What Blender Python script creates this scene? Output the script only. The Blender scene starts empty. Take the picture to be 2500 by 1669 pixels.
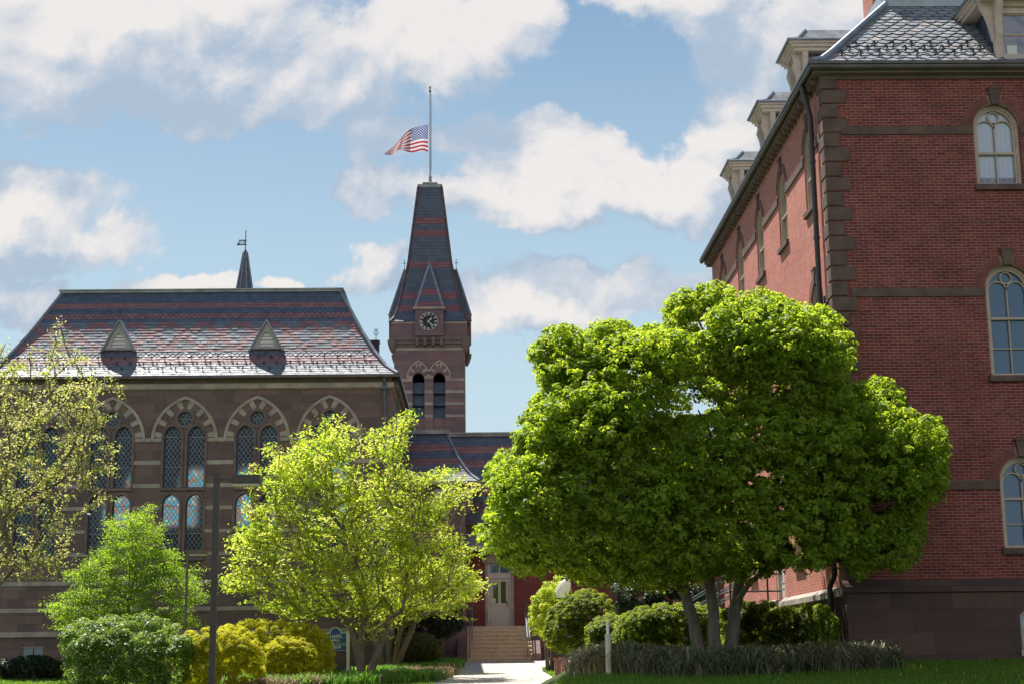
import bpy, math, random
import numpy as np
from mathutils import Vector, Matrix
from mathutils.geometry import delaunay_2d_cdt
R_ = math.radians
random.seed(7); rng = np.random.default_rng(7)
SC = bpy.context.scene
COL = SC.collection
# ------------------------------------------------------------------ camera
F = 3800.0                                   # focal length in pixels of the 2500 px wide photograph
def nrm(v):
    v = np.array(v, float); return v / np.linalg.norm(v)
cY = nrm((1171 - 1250, 834.5 - 1611, -F))    # world +Y seen from the camera
u0 = np.array((-math.sin(R_(.45)), math.cos(R_(.45)), 0))
cZ = nrm(u0 - u0.dot(cY) * cY)
cX = np.cross(cY, cZ)
RM = np.array((cX, cY, cZ))
cam_d = bpy.data.cameras.new('camera'); cam = bpy.data.objects.new('camera', cam_d); COL.objects.link(cam)
cam_d.sensor_width = 36; cam_d.lens = F / 2500 * 36; cam_d.clip_start = .3; cam_d.clip_end = 3000
cam.matrix_world = Matrix(RM.tolist()).to_4x4()
SC.camera = cam
def at(px, py, Y):                           # photo pixel -> point on the plane y = Y
    d = RM @ np.array((px - 1250, 834.5 - py, -F)); return Vector(d * (Y / d[1]))
def atX(px, py, X):
    d = RM @ np.array((px - 1250, 834.5 - py, -F)); return Vector(d * (X / d[0]))
# ------------------------------------------------------------------ light
SUN = nrm((-.25, .37, .90))                  # towards the sun
sl = bpy.data.lights.new('sun', 'SUN'); sl.energy = 4.3; sl.angle = R_(.5); sl.color = (1, .955, .88)
so = bpy.data.objects.new('sun', sl); COL.objects.link(so)
so.rotation_euler = Vector(SUN.tolist()).to_track_quat('Z', 'Y').to_euler()
so.location = (-20, 30, 60)
SC.view_settings.view_transform = 'Standard'; SC.view_settings.look = 'None'
SC.view_settings.exposure = 1.0; SC.view_settings.gamma = 1
SC.render.film_transparent = False
SC.cycles.max_bounces = 8; SC.cycles.transparent_max_bounces = 16; SC.cycles.transmission_bounces = 4
W = bpy.data.worlds.new('World'); SC.world = W; W.use_nodes = True
class NT:
    def __init__(s, t): s.t = t; s.n = t.nodes; s.l = t.links
    def new(s, ty, **k):
        o = s.n.new(ty)
        for a, b in k.items(): setattr(o, a, b)
        return o
    def put(s, sock, v):
        if isinstance(v, bpy.types.NodeSocket): s.l.new(v, sock)
        elif v is not None: sock.default_value = v
    def math(s, op, a, b=None, c=None, clamp=False):
        o = s.new('ShaderNodeMath', operation=op); o.use_clamp = clamp
        s.put(o.inputs[0], a)
        if b is not None: s.put(o.inputs[1], b)
        if c is not None: s.put(o.inputs[2], c)
        return o.outputs[0]
    def vmath(s, op, a, b=None):
        o = s.new('ShaderNodeVectorMath', operation=op); s.put(o.inputs[0], a)
        if b is not None: s.put(o.inputs[1], b)
        return o.outputs['Value'] if op in ('LENGTH', 'DOT_PRODUCT') else o.outputs[0]
    def mix(s, f, a, b, mode='MIX'):
        o = s.new('ShaderNodeMix', data_type='RGBA', blend_type=mode)
        s.put(o.inputs[0], f); s.put(o.inputs[6], a); s.put(o.inputs[7], b); return o.outputs[2]
    def noise(s, vec, scale, detail=4, rough=.55, dist=0, out=0):
        o = s.new('ShaderNodeTexNoise'); s.put(o.inputs['Vector'], vec)
        o.inputs['Scale'].default_value = scale; o.inputs['Detail'].default_value = detail
        o.inputs['Roughness'].default_value = rough; o.inputs['Distortion'].default_value = dist
        return o.outputs[out]
    def ramp(s, f, stops, interp='LINEAR'):
        o = s.new('ShaderNodeValToRGB'); s.put(o.inputs[0], f); r = o.color_ramp; r.interpolation = interp
        while len(r.elements) < len(stops): r.elements.new(.5)
        for e, (p, c) in zip(r.elements, stops):
            e.position = p; e.color = (*c, 1) if len(c) == 3 else c
        return o.outputs[0]
    def mr(s, v, a, b, c=0., d=1., smooth=True):
        o = s.new('ShaderNodeMapRange'); o.interpolation_type = 'SMOOTHSTEP' if smooth else 'LINEAR'
        s.put(o.inputs[0], v)
        for i, x in zip((1, 2, 3, 4), (a, b, c, d)): s.put(o.inputs[i], x)
        return o.outputs[0]
t = NT(W.node_tree); t.n.clear()
out = t.new('ShaderNodeOutputWorld'); bg = t.new('ShaderNodeBackground'); t.l.new(bg.outputs[0], out.inputs[0])
sky = t.new('ShaderNodeTexSky', sky_type='NISHITA'); sky.sun_disc = False
sky.sun_elevation = math.asin(SUN[2]); sky.sun_rotation = math.atan2(SUN[0], SUN[1])
sky.altitude = 50; sky.air_density = 1.0; sky.dust_density = .25; sky.ozone_density = 3.0
tc = t.new('ShaderNodeTexCoord').outputs['Generated']
sep = t.new('ShaderNodeSeparateXYZ'); t.l.new(tc, sep.inputs[0])
ay = t.math('MAXIMUM', t.math('ABSOLUTE', sep.outputs[1]), .12)
cu = t.new('ShaderNodeCombineXYZ')
t.put(cu.inputs[0], t.math('DIVIDE', sep.outputs[0], ay)); t.put(cu.inputs[1], t.math('DIVIDE', sep.outputs[2], ay))
q0 = cu.outputs[0]
# cumulus: centre, half width, half height in photo pixels, turned into directions of the world
CL = [(300, 60, 640, 190, 1), (520, 205, 540, 120, 1), (60, 180, 330, 150, 1), (1050, 90, 330, 130, 1), (1250, 40, 160, 70, .9), (1000, 330, 190, 60, .6),
      (1380, 400, 300, 95, 1), (1300, 480, 420, 75, 1), (900, 455, 110, 75, .95), (1640, 500, 200, 60, .9),
      (1790, 330, 110, 130, .95), (1980, 90, 260, 160, .8), (1700, 420, 150, 90, .8), (1650, -60, 400, 110, .8),
      (60, 510, 250, 110, 1), (40, 420, 90, 60, .9), (150, 590, 260, 80, .9), (420, 690, 240, 45, .8), (0, 700, 320, 60, .8),
      (920, 640, 90, 70, .9), (1420, 680, 260, 85, 1), (1330, 760, 300, 80, .85), (1680, 720, 200, 110, .8), (690, 700, 70, 35, .8),
      (-500, 300, 350, 150, 1), (3000, 300, 350, 200, 1), (900, -700, 700, 160, 1), (2300, -500, 500, 160, 1), (-300, -500, 400, 160, 1)]
def uv_of(px, py):
    d = RM @ np.array((px - 1250, 834.5 - py, -F)); return d[0] / d[1], d[2] / d[1]
back = t.mr(sep.outputs[1], -.25, .12, 1., 0.)  # unseen cloud cover behind the camera, added as fill for the shaded facades
warp = t.vmath('SUBTRACT', t.noise(q0, 16, 5, .6, out=1), (.5, .5, .5))
def scl(v, k):
    o = t.new('ShaderNodeVectorMath', operation='SCALE'); t.l.new(v, o.inputs[0]); o.inputs[3].default_value = k; return o.outputs[0]
wq = t.vmath('ADD', q0, scl(warp, .075))
def masses(off):
    qw = t.vmath('ADD', wq, (off[0], off[1], 0)); acc = None
    for px, py, rx, ry, k in CL:
        a = uv_of(px, py); b = uv_of(px + rx, py); c = uv_of(px, py - ry)
        e = t.vmath('LENGTH', t.vmath('DIVIDE', t.vmath('SUBTRACT', qw, (a[0], a[1], 0)), (abs(b[0] - a[0]), abs(c[1] - a[1]), 1)))
        m = t.math('MULTIPLY', t.math('SUBTRACT', 1.12, e), k)
        acc = m if acc is None else t.math('SMOOTH_MAX', acc, m, .12)
    return acc
def puffs(off):
    q = t.vmath('ADD', q0, (off[0], off[1], 0)); n = t.noise(q, 8, 9, .60, .35)
    vo = t.new('ShaderNodeTexVoronoi', feature='SMOOTH_F1'); t.l.new(t.vmath('ADD', q, scl(warp, .05)), vo.inputs['Vector']); vo.inputs['Scale'].default_value = 26; vo.inputs['Smoothness'].default_value = .6
    b = t.math('SUBTRACT', .55, vo.outputs['Distance'])
    return t.math('ADD', t.math('MULTIPLY', t.math('SUBTRACT', n, .5), 1.7), t.math('MULTIPLY', b, .42))
m0, m1 = masses((0, 0)), masses((-.018, .055)); p0, p1 = puffs((0, 0)), puffs((-.006, .012))
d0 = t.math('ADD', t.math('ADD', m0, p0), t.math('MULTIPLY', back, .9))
dens = t.mr(d0, .06, .36)
big_l = t.math('MULTIPLY', t.math('SUBTRACT', m0, m1), 1.0); small_l = t.math('MULTIPLY', t.math('SUBTRACT', p0, p1), 2.6)
lit = t.mr(t.math('ADD', t.math('ADD', big_l, small_l), t.math('MULTIPLY', t.math('SUBTRACT', n_lo := t.noise(q0, 5, 4, .5), .5), .5)), -.50, .98)
sh = t.mix(lit, (.215, .268, .335, 1), (.455, .43, .415, 1))
sh = t.mix(back, sh, (.84, .74, .70, 1))  # rear clouds made brighter and warmer to light the facades
skyt = t.mix(1, scl(sky.outputs[0], .056), (.92, 1.02, .97, 1), 'MULTIPLY')
hz = t.mr(sep.outputs[2], .06, .50, .95, .08)
base = t.mix(hz, skyt, (.30, .38, .42, 1))
colr = t.mix(t.math('MULTIPLY', dens, .92), base, sh)
up = t.mr(sep.outputs[2], -.02, .0)
colr = t.mix(up, (.10, .085, .075, 1), colr)
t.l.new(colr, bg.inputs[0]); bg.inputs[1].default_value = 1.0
W.cycles.sampling_method = 'MANUAL'; W.cycles.sample_map_resolution = 512
# ------------------------------------------------------------------ materials
MATS = {}
def mat(name, fn=None, **k):
    if name in MATS: return MATS[name]
    m = bpy.data.materials.new(name); m.use_nodes = True; t = NT(m.node_tree)
    p = t.n['Principled BSDF']; p.inputs['Roughness'].default_value = k.get('rough', .8)
    p.inputs['Specular IOR Level'].default_value = k.get('spec', .5)
    p.inputs['Metallic'].default_value = k.get('metal', 0)
    if 'col' in k: p.inputs['Base Color'].default_value = (*k['col'], 1)
    if fn: fn(t, p)
    MATS[name] = m; return m
def uvn(t): return t.new('ShaderNodeUVMap').outputs[0]
def obn(t): return t.new('ShaderNodeTexCoord').outputs['Object']
def bump(t, p, h, s=.3, d=.01):
    b = t.new('ShaderNodeBump'); b.inputs['Strength'].default_value = s; b.inputs['Distance'].default_value = d
    t.l.new(h, b.inputs['Height']); t.l.new(b.outputs[0], p.inputs['Normal'])
def rough_paint(col, var=.12, sc=3., col2=None):
    def fn(t, p):
        o = obn(t)
        c2 = col2 or tuple(x * (1 - var * 2.2) for x in col)
        f = t.math('MULTIPLY', t.noise(o, sc, 6, .65), 1)
        c = t.ramp(f, [(.35, c2), (.65, col)])
        t.l.new(c, p.inputs['Base Color']); bump(t, p, t.noise(o, sc * 14, 4), .25, .005)
    return fn
def brick_fn(c1, c2, mortar, bw, rh, ms, stain=(.5, .45, .42), stk=.5, lit_pale=0., bmp=.6):
    def fn(t, p):
        u = uvn(t)
        b = t.new('ShaderNodeTexBrick'); t.l.new(u, b.inputs['Vector'])
        b.offset = .5; b.offset_frequency = 2; b.inputs['Scale'].default_value = 1
        for k_, v in (('Brick Width', bw), ('Row Height', rh), ('Mortar Size', ms), ('Mortar Smooth', .15), ('Bias', 0)): b.inputs[k_].default_value = v
        b.inputs['Color1'].default_value = (*c1, 1); b.inputs['Color2'].default_value = (*c2, 1); b.inputs['Mortar'].default_value = (*mortar, 1)
        n = t.noise(u, .9, 6, .62); n2 = t.noise(u, 5, 5, .7)
        c = t.mix(t.mr(n, .35, .7, 0, stk), b.outputs[0], t.mix(1, b.outputs[0], (*stain, 1), 'MULTIPLY'))
        c = t.mix(t.mr(n2, .5, .75, 0, .35), c, t.mix(1, c, (1.25, 1.05, .9, 1), 'MULTIPLY'))
        mp = t.new('ShaderNodeMapping'); t.l.new(u, mp.inputs[0]); mp.inputs['Scale'].default_value = (2.4, .22, 1)
        stv = t.noise(mp.outputs[0], 1.6, 6, .7); c = t.mix(t.mr(stv, .55, .78, 0, .5), c, t.mix(1, c, (.55, .52, .55, 1), 'MULTIPLY'))
        mp2 = t.new('ShaderNodeMapping'); t.l.new(u, mp2.inputs[0]); mp2.inputs['Scale'].default_value = (4.6, 14.5, 1)
        od = t.noise(mp2.outputs[0], 1.0, 1, .5); c = t.mix(t.mr(od, .64, .68, 0, .5), c, t.mix(1, c, (1.55, 1.3, 1.1, 1), 'MULTIPLY')); c = t.mix(t.mr(od, .36, .31, 0, .55), c, t.mix(1, c, (.5, .55, .7, 1), 'MULTIPLY'))
        if lit_pale: c = t.mix(t.mr(t.noise(u, 2.3, 8, .75), .56, .72, 0, lit_pale), c, (.62, .50, .45, 1))  # pale patches that lift the brick towards its sunlit tone
        t.l.new(c, p.inputs['Base Color'])
        h = t.math('ADD', t.math('MULTIPLY', b.outputs[1], -1), t.math('MULTIPLY', t.noise(u, 60, 3), .25))
        bump(t, p, h, bmp, .012)
    return fn
M_BRICK = mat('brick_wall', brick_fn((.29, .068, .056), (.17, .042, .040), (.42, .33, .29), .208, .0665, .0042, lit_pale=.0), rough=.85, spec=.3)
M_BRICKS = mat('brick_side_sunlit', brick_fn((.56, .20, .15), (.46, .155, .12), (.62, .40, .33), .208, .0665, .0042, stain=(.75, .7, .68), lit_pale=.6, bmp=.5), rough=.85, spec=.3)  # lit copy of the front brick: sunlight put into a paler, pinker colour
M_BRICKF = mat('brick_entry', brick_fn((.24, .065, .058), (.18, .052, .048), (.30, .16, .14), .21, .068, .004), rough=.85, spec=.3)
M_PIER = mat('brick_pier', brick_fn((.42, .15, .10), (.32, .11, .08), (.6, .5, .42), .2, .07, .006), rough=.9)
M_VOUS = mat('voussoir_brick', rough_paint((.26, .075, .062), .2, 4), rough=.85)
M_MORT = mat('mortar', rough_paint((.30, .25, .22), .1, 4), rough=.9)
def ashlar(c1, c2, joint, bw, rh, dark=.35):
    def fn(t, p):
        u = uvn(t)
        b = t.new('ShaderNodeTexBrick'); t.l.new(u, b.inputs['Vector']); b.inputs['Scale'].default_value = 1
        b.offset = .37; b.offset_frequency = 2; b.squash = 1.3; b.squash_frequency = 3
        for k_, v in (('Brick Width', bw), ('Row Height', rh), ('Mortar Size', .005), ('Mortar Smooth', .3), ('Bias', 0)): b.inputs[k_].default_value = v
        b.inputs['Color1'].default_value = (*c1, 1); b.inputs['Color2'].default_value = (*c2, 1); b.inputs['Mortar'].default_value = (*joint, 1)
        n = t.noise(u, .5, 7, .65); n2 = t.noise(u, 7, 6, .7)
        c = t.mix(t.mr(n, .35, .72, 0, dark), b.outputs[0], t.mix(1, b.outputs[0], (.55, .52, .55, 1), 'MULTIPLY'))
        c = t.mix(t.mr(n2, .42, .75, 0, .4), c, t.mix(1, c, (1.3, 1.2, 1.12, 1), 'MULTIPLY'))
        t.l.new(c, p.inputs['Base Color'])
        bump(t, p, t.math('ADD', t.math('MULTIPLY', b.outputs[1], -.7), t.math('MULTIPLY', t.noise(u, 22, 6, .7), .8)), .5, .02)
    return fn
M_STONE = mat('brownstone', ashlar((.215, .145, .128), (.140, .104, .102), (.095, .075, .070), .66, .31), rough=.88, spec=.3)
M_STONET = mat('tower_brownstone', ashlar((.25, .155, .145), (.175, .125, .135), (.12, .09, .085), .7, .32), rough=.88, spec=.3)
M_PLINTH = mat('dark_plinth_stone', ashlar((.13, .078, .066), (.088, .056, .053), (.05, .036, .033), 1.3, .47, .5), rough=.85, spec=.3)
M_QUOIN = mat('quoin_stone', rough_paint((.175, .110, .090), .2, 2.2, (.10, .068, .060)), rough=.88, spec=.3)
M_TRIMD = mat('brown_trim_stone', rough_paint((.21, .15, .13), .2, 1.5, (.13, .10, .092)), rough=.88)
M_BUFF = mat('buff_stone', rough_paint((.44, .385, .32), .2, 1.6, (.27, .24, .205)), rough=.88)
M_BUFFT = mat('tower_buff_stone', rough_paint((.46, .36, .28), .2, 1.2, (.28, .24, .22)), rough=.88)
M_DORM = mat('dormer_stone', rough_paint((.48, .45, .43), .15, 3), rough=.8)
M_CREAM = mat('cream_paint', rough_paint((.62, .50, .42), .10, 5, (.50, .40, .34)), rough=.6)
M_CREAMW = mat('cream_window_paint', rough_paint((.55, .43, .33), .1, 5), rough=.5)
M_DOORP = mat('door_paint', rough_paint((.55, .50, .46), .05, 3), rough=.5)
M_WHITE = mat('white_paint', rough_paint((.78, .76, .72), .05, 3), rough=.5)
M_LEAD = mat('lead_flashing', rough_paint((.24, .27, .32), .2, 2.5, (.15, .17, .20)), rough=.5, metal=.3)
M_COPING = mat('weathered_metal_coping', rough_paint((.36, .41, .43), .3, 1.6, (.20, .20, .18)), rough=.55)
M_GUTTER = mat('green_gutter', rough_paint((.12, .11, .10), .2, 3), rough=.45, metal=.3)
M_IRON = mat('dark_iron', rough_paint((.03, .04, .04), .1, 8), rough=.5)
M_PIPE = mat('brown_downpipe', rough_paint((.055, .042, .042), .2, 4), rough=.42)
M_PIPEB = mat('blue_downpipe', rough_paint((.10, .14, .19), .2, 4), rough=.42)
M_BRONZE = mat('bronze_lamp_paint', rough_paint((.045, .038, .034), .15, 5), rough=.42)
M_TAN = mat('tan_lamp_paint', rough_paint((.15, .115, .095), .15, 5), rough=.5)
M_STEEL = mat('galvanised_rail', rough_paint((.30, .33, .38), .1, 8), rough=.35, metal=.6)
M_LOUV = mat('slate_blue_louver', rough_paint((.065, .095, .14), .2, 3), rough=.6)
M_DARK = mat('dark_recess', col=(.02, .02, .024), rough=.9)
M_STEP = mat('sandstone_step', rough_paint((.72, .56, .38), .15, 5, (.54, .40, .26)), rough=.85)
M_CHEEK = mat('stair_cheek_stone', rough_paint((.22, .13, .115), .25, 4, (.10, .06, .055)), rough=.85)
M_PATH = None
def slate_fn(t, p):
    a = t.new('ShaderNodeAttribute', attribute_name='tint').outputs[0]
    n = t.noise(obn(t), 6, 6, .7)
    c = t.mix(t.mr(n, .35, .7, 0, .45), a, t.mix(1, a, (1.5, 1.45, 1.4, 1), 'MULTIPLY'))
    t.l.new(c, p.inputs['Base Color'])
    r = t.mr(n, .3, .7, .46, .70); t.l.new(r, p.inputs['Roughness'])
    bump(t, p, t.noise(obn(t), 30, 4, .7), .25, .01)
M_SLATE = mat('slate', slate_fn, spec=.5)
M_SLATEU = mat('slate_underlay', col=(.035, .04, .05), rough=.8)
def glass_fn(c, sp=1.0):
    def fn(t, p):
        p.inputs['Base Color'].default_value = (*c, 1); p.inputs['Roughness'].default_value = .06
        p.inputs['Specular IOR Level'].default_value = sp
        n = t.noise(obn(t), 1.3, 2); bump(t, p, n, .12, .05)
    return fn
M_GLASS = mat('window_glass', glass_fn((.045, .10, .20)))
M_GLASSL = mat('window_glass_side', glass_fn((.10, .13, .16)))
M_GLASSG = mat('door_glass', glass_fn((.05, .085, .035)))
def blind_fn(t, p):
    u = obn(t); w = t.new('ShaderNodeTexWave'); w.bands_direction = 'X'; t.l.new(u, w.inputs[0]); w.inputs['Scale'].default_value = 3
    w.inputs['Distortion'].default_value = .6
    t.l.new(t.mix(w.outputs[1], (.40, .48, .64, 1), (.36, .435, .58, 1)), p.inputs['Base Color'])
    p.inputs['Roughness'].default_value = .18; p.inputs['Specular IOR Level'].default_value = .8
M_BLIND = mat('glass_over_white_blind', blind_fn)
M_CURT = mat('glass_over_curtain', rough_paint((.30, .27, .36), .3, 9, (.10, .14, .24)), rough=.12)
def stained_fn(t, p):
    u = uvn(t); s = t.new('ShaderNodeSeparateXYZ'); t.l.new(u, s.inputs[0])
    a = t.math('DIVIDE', s.outputs[0], .165); b = t.math('DIVIDE', s.outputs[1], .235)
    p1 = t.math('ADD', a, b); p2 = t.math('SUBTRACT', a, b)
    f1 = t.math('FLOOR', p1); f2 = t.math('FLOOR', p2)
    cc = t.new('ShaderNodeCombineXYZ'); t.put(cc.inputs[0], f1); t.put(cc.inputs[1], f2)
    wn = t.new('ShaderNodeTexWhiteNoise', noise_dimensions='2D'); t.l.new(cc.outputs[0], wn.inputs['Vector'])
    def line(x):
        fr = t.math('FRACT', x); return t.math('MINIMUM', fr, t.math('SUBTRACT', 1, fr))
    ln = t.math('MINIMUM', line(p1), line(p2))
    lead = t.math('LESS_THAN', ln, .075)
    body = t.ramp(wn.outputs[0], [(0, (.03, .09, .17)), (.22, (.02, .03, .05)), (.38, (.03, .13, .20)), (.55, (.05, .04, .07)), (.68, (.09, .05, .05)), (.82, (.07, .11, .15))], 'CONSTANT')
    tr = t.ramp(wn.outputs[0], [(0, (.28, .68, .80)), (.22, (.80, .50, .42)), (.38, (.30, .66, .74)), (.55, (.85, .42, .22)), (.68, (.95, .90, .72)), (.82, (.70, .48, .48))], 'CONSTANT')
    t.l.new(t.mix(lead, body, (.16, .20, .23, 1)), p.inputs['Base Color'])
    p.inputs['Roughness'].default_value = .2; p.inputs['Specular IOR Level'].default_value = .6
    tb = t.new('ShaderNodeBsdfRefraction'); t.l.new(tr, tb.inputs[0]); tb.inputs['IOR'].default_value = 1.12; tb.inputs['Roughness'].default_value = .27
    mx = t.new('ShaderNodeMixShader'); o = t.n['Material Output']
    t.put(mx.inputs[0], t.math('MULTIPLY', t.math('SUBTRACT', 1, lead), .62))
    t.l.new(p.outputs[0], mx.inputs[1]); t.l.new(tb.outputs[0], mx.inputs[2]); t.l.new(mx.outputs[0], o.inputs[0])
M_STAIN = mat('stained_glass', stained_fn)
M_LEADBAR = mat('stained_glass_bar', col=(.22, .26, .30), rough=.5)
M_BLUEF = mat('blue_glass_border', col=(.05, .08, .22), rough=.4)
def leaf_mat(name, cols, tcols, tr=.5, rough=.45, spec=.4):
    def fn(t, p):
        a = t.new('ShaderNodeAttribute', attribute_name='rnd').outputs['Fac']
        n = len(cols); c = t.ramp(a, [((i + .5) / n, c_) for i, c_ in enumerate(cols)])
        c2 = t.ramp(a, [((i + .5) / n, c_) for i, c_ in enumerate(tcols)])
        t.l.new(c, p.inputs['Base Color']); p.inputs['Roughness'].default_value = rough
        p.inputs['Specular IOR Level'].default_value = spec
        tb = t.new('ShaderNodeBsdfTranslucent'); t.l.new(c2, tb.inputs[0])
        mx = t.new('ShaderNodeMixShader'); mx.inputs[0].default_value = tr
        t.l.new(p.outputs[0], mx.inputs[1]); t.l.new(tb.outputs[0], mx.inputs[2]); t.l.new(mx.outputs[0], t.n['Material Output'].inputs[0])
    return mat(name, fn)
L_MAG = leaf_mat('magnolia_leaves', [(.125, .175, .026), (.165, .225, .032), (.24, .31, .048)], [(.32, .48, .02), (.48, .66, .026), (.84, .94, .06)], .55, .5, .35)
L_YEL = leaf_mat('yellow_leaves', [(.22, .29, .02), (.36, .40, .03), (.52, .52, .08)], [(.42, .72, .03), (.80, .92, .06), (1.0, 1.0, .22)], .55)
L_BUD = leaf_mat('budding_leaves', [(.22, .26, .06), (.36, .36, .11), (.46, .42, .18)], [(.46, .60, .08), (.78, .80, .18), (.9, .8, .3)], .55)
L_GRN = leaf_mat('green_leaves', [(.10, .17, .015), (.14, .22, .02), (.20, .27, .03)], [(.30, .56, .02), (.48, .72, .03), (.66, .85, .06)], .55)
L_RHO = leaf_mat('glossy_shrub_leaves', [(.06, .13, .018), (.09, .18, .025), (.24, .36, .08)], [(.25, .42, .03), (.38, .54, .05), (.65, .78, .18)], .42, .42, .45)
L_ARB = leaf_mat('golden_arborvitae', [(.12, .13, .008), (.36, .34, .010), (.66, .60, .02)], [(.5, .55, .012), (.95, .90, .02), (1.0, 1.0, .05)], .5, .6)
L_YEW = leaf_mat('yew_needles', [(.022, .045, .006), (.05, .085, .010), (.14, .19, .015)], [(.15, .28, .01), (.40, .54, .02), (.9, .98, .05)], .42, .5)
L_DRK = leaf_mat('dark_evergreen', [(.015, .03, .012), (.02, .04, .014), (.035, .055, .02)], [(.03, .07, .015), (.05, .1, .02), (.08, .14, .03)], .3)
L_OLV = leaf_mat('olive_yew', [(.09, .10, .03), (.13, .14, .045), (.2, .2, .08)], [(.16, .19, .03), (.26, .29, .06), (.4, .42, .13)], .4)
L_LIR = leaf_mat('liriope_blades', [(.06, .09, .04), (.15, .16, .08), (.42, .38, .26)], [(.10, .16, .05), (.24, .26, .10), (.5, .46, .28)], .3, .4)
L_DRY = leaf_mat('dry_blades', [(.22, .15, .07), (.32, .23, .12), (.42, .32, .18)], [(.3, .2, .1), (.4, .3, .16), (.5, .4, .22)], .3, .5)
L_BLD = leaf_mat('green_blades', [(.05, .15, .02), (.08, .21, .025), (.15, .29, .05)], [(.16, .44, .03), (.26, .6, .05), (.45, .72, .1)], .45, .4)
L_GRS = leaf_mat('lawn_blades', [(.07, .16, .02), (.11, .22, .024), (.18, .29, .035)], [(.2, .42, .03), (.3, .56, .035), (.5, .7, .07)], .45, .5)
def bark(c1, c2):
    def fn(t, p):
        o = obn(t); mp = t.new('ShaderNodeMapping'); t.l.new(o, mp.inputs[0]); mp.inputs['Scale'].default_value = (1, 1, .25)
        n = t.noise(mp.outputs[0], 9, 7, .7)
        t.l.new(t.ramp(n, [(.3, c1), (.7, c2)]), p.inputs['Base Color']); bump(t, p, t.noise(mp.outputs[0], 18, 6, .7), .7, .03)
    return fn
B_GREY = mat('grey_bark', bark((.10, .082, .065), (.25, .205, .165)), rough=.9)
B_BRWN = mat('brown_bark', bark((.07, .055, .04), (.20, .16, .12)), rough=.9)
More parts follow.
